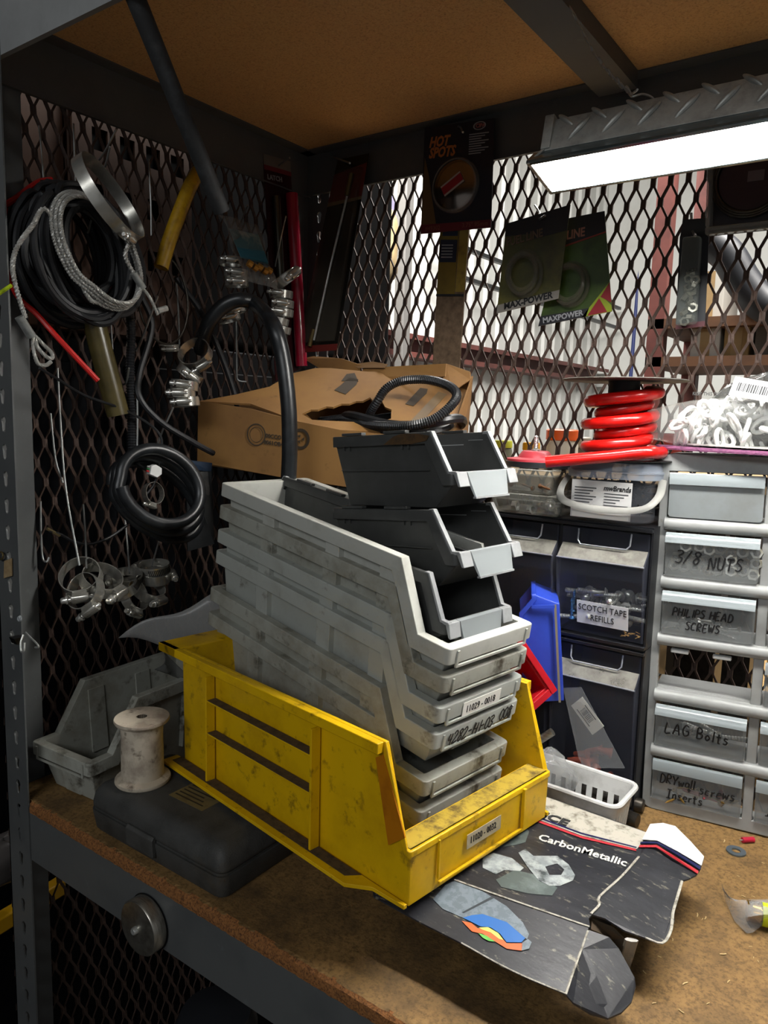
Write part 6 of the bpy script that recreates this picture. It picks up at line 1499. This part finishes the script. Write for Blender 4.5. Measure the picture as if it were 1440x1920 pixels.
CL2.matrix_world = Matrix(((xx.x, y.x, z.x, p.x), (xx.y, y.y, z.y, p.y), (xx.z, y.z, z.z, p.z), (0, 0, 0, 1)))
tag(CL2, 'very large stainless hose clamp over the cable coil', 'hose clamp')
clamp(287, 925, .02, .85, (.75, .1, .5), (0, -.9, .3), 'small worn hose clamp inside the black hose coil', 'single small clamp')
clamp(318, 652, -.03, .75, (.0, .9, .3), (.3, -.2, .9), 'tiny dark hose clamp at the end of the thin wire loop', 'single tiny clamp')

# hooks on the side mesh
def hk(label, *p): hook(label, [lx(*q) for q in p])
hk('short upright hook above the red tubing end', (73, 236, -.05), (78, 280, -.045), (82, 336, -.04))
hk('upright hook above the cable coil', (138, 232, -.05), (140, 290, -.045), (142, 342, -.04))
hk('hook slanting out beside the very large clamp', (218, 243, .03), (196, 285, .0), (186, 300, -.03))
hk('small hook under the slanting one at the large clamp', (206, 275, .02), (198, 310, .0), (193, 320, -.02))
hk('long thin hook behind the yellow hose', (279, 298, -.05), (283, 380, -.045), (284, 442, -.04))
hk('hook crossing the cable coil from upper right', (160, 340, .03), (140, 375, .0), (128, 402, -.02))
hk('short dark hook inside the cable coil', (178, 385, .03), (165, 437, .0))
hk('hook below the wire rope end stop', (296, 555, .03), (272, 620, .0), (255, 658, -.03))
hk('thin upright hook under the cable coil', (206, 588, -.05), (210, 640, -.045), (212, 690, -.04))
hk('thin upright hook right of the wire loop', (331, 528, -.05), (335, 600, -.045), (337, 690, -.04))
hk('long bright hook running down to the left bright clamps', (108, 690, -.05), (114, 800, -.045), (124, 920, -.03), (149, 1060, .0))
hk('short hook beside the long bright one above the clamps', (156, 946, -.05), (160, 1000, -.03), (162, 1066, .0))
hk('bright upright hook right of the wire loom', (257, 720, -.05), (258, 800, -.04), (257, 860, -.03))
hk('hook above the middle bright clamps', (232, 950, -.05), (238, 1010, -.03), (243, 1075, .0))
hk('short bright hook above the right bright clamps', (300, 1008, -.04), (292, 1035, -.02), (285, 1062, .0))
hk('bright hook holding the white connector plug', (325, 764, .03), (302, 815, .01), (280, 875, -.02))
hk('upright hook with bent foot right of the arched hose end', (443, 600, -.05), (444, 690, -.045), (446, 712, -.04), (462, 716, -.03))
hk('long hook wire left of the tall red card', (536, 405, .0), (528, 440, -.02), (516, 500, -.04))
hk('hook curling at the wire loom', (242, 690, .02), (236, 718, .0), (222, 722, -.02))
hk('thin wire loop hanging low on the left mesh', (76, 940, -.045), (77, 1000, -.04), (80, 1046, -.035), (88, 1053, -.03), (92, 1045, -.03))
hk('dark upright hook left of the long bright one', (95, 775, -.05), (104, 860, -.045), (118, 905, -.04))

# clear film sheet standing behind the yellow bin
fl_ = MB(); F4 = [lx(222, 1196, .02), lx(398, 1118, .10), lx(470, 1170, .14), lx(330, 1212, .06)]
fl_.grid(lambda u, v: (F4[0].lerp(F4[1], u)).lerp(F4[3].lerp(F4[2], u), v)+Vector((0, 0, .006*sin(u*7)+.004*sin(v*5+u*3))), 12, 6)
tag(fl_.obj('plastic_sheet', mat('cloudy_film', 'a8a8a6', .25, alpha=.4), smooth=True, solid=.0008), 'cloudy plastic sheet poking out behind the yellow bin', 'sheet')
tag(MB().grid(lambda u, v: lx(290+55*u, 1255+20*u-60*v*(1-u)+30*v, .05+.02*v)+Vector((.01*sin(u*6+v*4), .02*v, 0)), 8, 8).obj('plastic_film', mat('grey_film', '5a5c5c', .2, alpha=.4), smooth=True, solid=.0008), 'crumpled grey film inside the lone grey bin', 'film')
tag(MB().lathe([(.0001, 0), (.024, 0), (.026, .01), (.022, .014), (.0001, .015)], 24, Matrix.Translation((.035, .085, .0055))).obj('rubber_disc', black_rubber, smooth=True), 'black rubber disc lying inside the lone grey bin', 'disc')

# ================================================================ bits on the left post
bc = thing('binder_clip', 'small shiny binder clip gripping the left post', 'clip', at(48, 1195, Y=-.004))
q = [at(40, 1180, Y=-.006), at(52, 1180, Y=-.006), at(55, 1196, Y=-.012), at(42, 1200, Y=-.012)]
MB().prism([(0, 0), (.012, 0), (.009, .008), (.003, .008)], -.006, .006, frame(at(40, 1192, Y=-.004), (0, -1, 0), (1, 0, 0))).obj('clip_body', mat('black_clip_steel', '1c1b1a', .3, .4), bc)
MB().tube(spline([at(44, 1190, Y=-.008), at(39, 1205, Y=-.012), at(40, 1222, Y=-.014), at(45, 1220, Y=-.014), at(46, 1205, Y=-.012)], 4), .0012, 6).obj('clip_lever', zinc, bc, smooth=True)
MB().tube(spline([at(48, 1186, Y=-.008), at(58, 1196, Y=-.016), at(70, 1208, Y=-.020), at(72, 1214, Y=-.020), at(66, 1214, Y=-.018)], 4), .0012, 6).obj('clip_lever', zinc, bc, smooth=True)
tag(MB().prism([(0, 0), (.020, .006), (.021, .028), (.003, .022)], 0, .0008, frame(at(8, 1084, Y=-.0032), (1, 0, 0), (0, -1, 0))).obj('tape_scrap', mat('tan_tape', '8a7454', .6, col2='a08a68', nscale=90)), 'scrap of tan tape stuck on the left post', 'tape')
tag(MB().tube([at(1+5*cos(t), 1042+7*sin(t), Y=-.006) for t in [2*pi*k/16 for k in range(16)]], .0012, 6, closed=True).obj('metal_ring', mat('brass_ring', '8a7a52', .3, .8), smooth=True), 'small brass ring at the left post above the tape', 'ring')
tag(MB().lathe([(.0001, .003), (.003, .0025), (.0042, 0)], 14, frame(at(38, 1160, Y=-.004), (1, 0, 0), (0, -1, 0))).obj('clear_stud', mat('clear_stud', '9aa0a4', .1, alpha=.5), smooth=True), 'clear bump stud on the left post above the binder clip', 'stud')

# ================================================================ what stands around the rack
# dark backing added behind the side mesh, brown punched cartons on top of it
dkc = mat('dark_backing_black', '07080a', .6, col2='0b0d11', nscale=3, spec=.08)
dc = thing('dark_backing', 'tall black steel cabinet standing behind the left mesh', 'cabinet', (-.45, .35, -.95))
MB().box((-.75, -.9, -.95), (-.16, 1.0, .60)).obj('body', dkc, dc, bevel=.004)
for i in range(5): MB().box((-.16, -.85+i*.37, -.9), (-.152, -.85+i*.37+.35, .56)).obj('backing_panel', dkc, dc, bevel=.003)
for i in range(5): MB().box((-.152, -.85+i*.37+.31, -.2), (-.140, -.85+i*.37+.325, -.08)).obj('backing_bar', dark_steel, dc)
kb = mat('dark_brown_leathery_card', '4a2f1e', .7, col2='38241a', nscale=14, lo=.4, hi=.7)
for i, (y0, y1, z0, z1, lab) in enumerate(((-.10, .15, .602, 1.02, 'brown carton stacked on the black cabinet behind the cable coil'), (.155, .36, .602, .98, 'punched brown carton on the black cabinet behind the yellow hose'))):
    t_ = thing('brown_carton', lab, 'carton', (-.25, (y0+y1)/2, z0))
    MB().box((-.36, y0, z0), (-.125, y1, z1)).obj('carton', kb, t_, bevel=.003)
    hs_ = [[(y0+.03+j*.045, z0+.10+k*.075), (y0+.055+j*.045, z0+.10+k*.075), (y0+.055+j*.045, z0+.13+k*.075), (y0+.03+j*.045, z0+.13+k*.075)] for j in range(4) for k in range(4)] if i else []
    if i:
        MB().plate([(y0, z0), (y1, z0), (y1, z1), (y0, z1)], hs_, 0, .004, Matrix(((0, 0, 1, -.118), (1, 0, 0, 0), (0, 1, 0, 0), (0, 0, 0, 1)))).obj('punched_face', kb, t_)
        MB().box((-.1245, y0+.005, z0+.005), (-.1205, y1-.005, z1-.005)).obj('hole_shade', dkc, t_)  # black sheet behind the punched holes, standing for the shade inside
tag(MB().box((-.70, .38, .601), (-.17, 1.0, 1.4)).obj('dark_blocker', mat('blocker_black', '070708', .8, bump=.4, bscale=14, spec=.05), bevel=.02), 'black tarp bale on top of the black cabinet', 'tarp')  # black block added to hide the bright siding behind the left mesh
# column, blue pipe, braces on the siding
def bgpt(px, py, X): return at(px, py, X=X)
c0_ = bgpt(1196, 700, -1.45)
t_ = thing('steel_column', 'maroon steel column standing at the siding behind the back mesh', 'column', (-1.5, c0_.y, -.95))
yy = c0_.y
MB().box((-1.66, yy-.09, -.95), (-1.645, yy+.09, 2.7)).obj('flange', maroon, t_); MB().box((-1.645, yy-.006, -.95), (-1.455, yy+.006, 2.7)).obj('web', maroon, t_); MB().box((-1.455, yy-.09, -.95), (-1.44, yy+.09, 2.7)).obj('flange', maroon, t_)
pa, pb_ = bgpt(1212, 330, -1.36), bgpt(1176, 790, -1.36)
tag(MB().tube([pa+(pa-pb_)*.5, pb_+(pb_-pa)*.6], .016, 10).obj('blue_pipe', mat('blue_conduit_pipe', '2c3a7a', .4), smooth=True), 'blue pipe leaning beside the maroon column', 'pipe')
pa, pb_ = bgpt(672, 330, -1.3), bgpt(668, 760, -1.3)
t_ = thing('downpipe', 'white downpipe on the siding near the back corner post', 'pipe', (pb_.x, pb_.y, -.95))
MB().tube([(pa.x, pa.y, 2.5), (pa.x, pa.y, -.95)], .022, 12).obj('pipe', mat('white_pipe', 'b0b2b0', .4), t_, smooth=True)
MB().box((pa.x-.03, pa.y-.03, .4), (pa.x+.03, pa.y+.03, .43)).obj('bracket', dark_steel, t_)
pa = bgpt(757, 500, -1.4); tag(MB().box((pa.x-.03, pa.y-.035, -.95), (pa.x+.03, pa.y+.035, 2.6)).obj('siding_post', mat('grey_channel', '6a6866', .5), bevel=.006), 'grey channel post on the siding left of the mirror card', 'post')
# beige sack and purple cloth hanging on the siding
pa = bgpt(716, 455, -1.25)
sk = thing('hanging_sack', 'beige sack with lilac cloth hung on the siding behind the back mesh', 'sack', pa-Vector((0, 0, .18)))
bag('sack', '', Matrix.Translation(pa) @ Matrix.Rotation(.4, 4, 'Z'), .07, .11, .17, mat('beige_sack', 'a08c68', .8, col2='8c7858', nscale=8), 44, rough=.15, parent=sk)
bag('cloth', '', Matrix.Translation(pa+Vector((.03, -.05, .12))), .05, .06, .10, mat('lilac_cloth', '7a7490', .8), 46, rough=.2, parent=sk)
# workbench with jars beyond the back mesh
tan = mat('tan_bench_board', '9a8058', .7, col2='866c48', nscale=6)
bn = thing('workbench', 'tan topped workbench beyond the back mesh', 'workbench', (.55, .95, -.95))
MB().box((-.05, .72, .375), (.66, 1.15, .40)).obj('bench_top', tan, bn, bevel=.003)
for x_, y_ in ((-.03, .74), (.58, .74), (-.03, 1.07), (.58, 1.07)): MB().box((x_, y_, -.95), (x_+.06, y_+.06, .3745)).obj('leg', dark_steel, bn)
MB().box((-.03, 1.13, -.95), (.64, 1.14, .3745)).obj('back_board', mat('dull_backboard', '6a6052', .8), bn)
def jar(px, label, r, h, m, lidm, Y=.85, lidh=.018):
    p = at(px, 800, Y=Y); M = Matrix.Translation((p.x, Y, .4005)); t_ = thing('jar', label, 'jar', M)
    MB().lathe([(.0001, 0), (r, 0), (r, h*.85), (r*.9, h), (.0001, h)], 24, M).obj('body', m, t_, smooth=True)
    MB().lathe([(.0001, h+.0005), (r*.98, h+.0005), (r*.98, h+lidh), (r*.9, h+lidh+.002), (.0001, h+lidh+.002)], 24, M).obj('lid', lidm, t_, smooth=True)
hz = mat('hazy_white_plastic', 'a8a49a', .4); og = mat('orange_lid', 'c05018', .4); yo = mat('amber_lid', 'c08a18', .4); gy = mat('grey_green_bottle', '5a5c50', .4)
jar(1055, 'white jar with orange lid on the bench behind the red hose', .030, .055, hz, og)
jar(998, 'small bottle with amber cap left of the orange-lidded jar', .016, .036, gy, yo, .80, .012)
jar(945, 'grey bottle with yellow-green cap behind the charcoal bins', .018, .036, gy, mat('yellow_green_lid', '9a9c2c', .4), .84, .012)
jar(1085, 'dark squat tin at the right of the orange-lidded jar', .026, .040, mat('brown_tin', '4a4034', .5), mat('pale_lid', '8a867c', .5), .95)
tag(MB().lathe([(.0001, 0), (.045, 0), (.055, .07), (.052, .07), (.043, .003), (.0001, .003)], 28, Matrix.Translation((at(1235, 800, Y=1.1).x, 1.1, .4005))).obj('bowl', mat('red_bowl', '7c1a20', .4), smooth=True), 'dark red bowl on the bench behind the reel', 'bowl')
for i in range(4):
    tag(MB().box((.15+.01*i, 1.45, -.945+.19*i), (1.9, 2.0, -.945+.19*i+.18)).obj('plank_stack', mat('tan_plank', '8a6c40', .7, col2='a88a58', nscale=5, stretch=(1, 12, 12)), bevel=.004), ('lowest', 'second lowest', 'third', 'uppermost')[i]+' tan plank bundle on the floor behind the drawer cabinet', 'planks', 'plank bundles')
# wooden storage rack further right with rolls and boxes
wd = mat('brown_rack_board', '5a3a22', .7, col2='452c1a', nscale=8)
sr = thing('storage_rack', 'brown board storage rack behind the right half of the back mesh', 'rack', (.4, 2.3, -.95))
X0_, X1_ = at(1245, 650, Y=2.2).x, at(1245, 650, Y=2.2).x+2.0
for px_, z_ in ((0, at(1300, 668, Y=2.0).z), (0, at(1400, 590, Y=2.0).z), (0, .10), (0, 1.5)):
    MB().box((X0_, 2.0, z_-.03), (X1_, 2.5, z_)).obj('shelf_board', wd, sr)
for x_ in (X0_, X0_+.95, X1_-.05):
    for y_ in (2.0, 2.45): MB().box((x_, y_, -.95), (x_+.05, y_+.05, 1.9)).obj('upright', maroon, sr)
za, zb2 = at(1300, 668, Y=2.0).z, at(1400, 590, Y=2.0).z
def bgbox(px0, px1, z0, h, Y, m, label, name='carton', cat='carton'):
    x0, x1 = at(px0, 700, Y=Y).x, at(px1, 700, Y=Y).x
    t_ = thing(name, label, cat, ((x0+x1)/2, Y+.1, z0)); MB().box((x0, Y, z0+.0005), (x1, Y+.22, z0+h)).obj('box', m, t_, bevel=.004); MB().box(((x0+x1)/2-.015, Y-.001, z0+.001), ((x0+x1)/2+.015, Y+.221, z0+h+.001)).obj('tape', tan, t_)
cw = mat('white_carton', 'b9b6ae', .6); ck = mat('tan_carton', '8c7044', .7)
bgbox(1290, 1345, za, .26, 2.05, cw, 'white carton on the rack behind the nut blister')
bgbox(1352, 1400, za, .10, 2.05, ck, 'low tan carton on the rack right of the white one')
bgbox(1410, 1500, za, .16, 2.05, mat('grey_carton', '5c5852', .7), 'grey carton on the rack at the right edge')
t_ = thing('roll', 'brassy roll lying on the rack near the right edge', 'roll', at(1420, 660, Y=2.08))
p = at(1400, 650, Y=2.08); MB().tube([(p.x, 2.02, zb2+.04), (p.x+.25, 2.02, zb2+.04)], .038, 18).obj('wrap', mat('brassy_foil', '9a7c3c', .3, .7), t_, smooth=True); MB().tube([(p.x-.02, 2.02, zb2+.04), (p.x+.27, 2.02, zb2+.04)], .015, 12).obj('core', black_plastic, t_, smooth=True)
tag(MB().tube(spline([at(1335, 455, Y=1.8), at(1365, 480, Y=1.8), at(1395, 530, Y=1.8), at(1430, 570, Y=1.8), at(1480, 590, Y=1.8)], 6), .045, 12).obj('duct_hose', mat('dark_duct', '1a1c22', .5), smooth=True), 'thick dark duct hose curving across the right background', 'hose')
for k_, (z_, lab) in enumerate(((at(900, 475, X=-1.45).z, 'upper black rail along the siding behind the fuel line cards'), (at(900, 530, X=-1.45).z, 'lower black rail along the siding behind the fuel line cards'))):
    pa = at(880, 500, X=-1.45); pb_ = at(1170, 500, X=-1.45)
    t_ = tag(MB().box((-1.48, pa.y-.2, z_-.012), (-1.45, pb_.y, z_+.012)).obj('wall_rail', black_plastic), lab, 'rail')
# yellow rack beam, wrapped goods and floor items left of the post and below the worktop
pa, pb_ = at(-30, 1705, Y=.25), at(40, 1752, Y=.25)
tag(MB().box((-.10, -.01, -.012), (.3, .01, .012), frame(at(0, 1730, X=-.115), Vector((.1, -1, 0)), (0, 0, 1))).obj('yellow_beam', mat('yellow_rack_paint', 'b88a10', .4), bevel=.003), 'yellow rack beam beyond the left post', 'beam')
bag('wrapped_bundle', 'grey plastic wrapped bundle left of the post', Matrix.Translation(at(8, 1610, X=-.10)), .025, .06, .028, mat('grey_wrap', '4a4644', .4), 71, rough=.2, cat='bundle')
p = at(405, 1945, X=.12)
tag(MB().lathe([(.0001, 0), (.055, .0), (.06, .03), (.05, .052), (.02, .06), (.0001, .061)], 28, Matrix.Translation((p.x, p.y, at(405, 1885, X=.12).z-.061))).obj('round_tin', mat('dull_dark_lid', '24262a', .4), smooth=True), 'dark round lid just visible below the worktop', 'lid')
z_l = at(405, 1885, X=.12).z-.061
tag(MB().lathe([(.0001, -.95), (.05, -.95), (.05, z_l-.0005), (.0001, z_l-.0005)], 20, Matrix.Translation((p.x, p.y, 0))).obj('floor_canister', mat('dull_dark_can', '1c1d20', .5), smooth=True), 'tall dark cylinder standing under the worktop', 'cylinder')
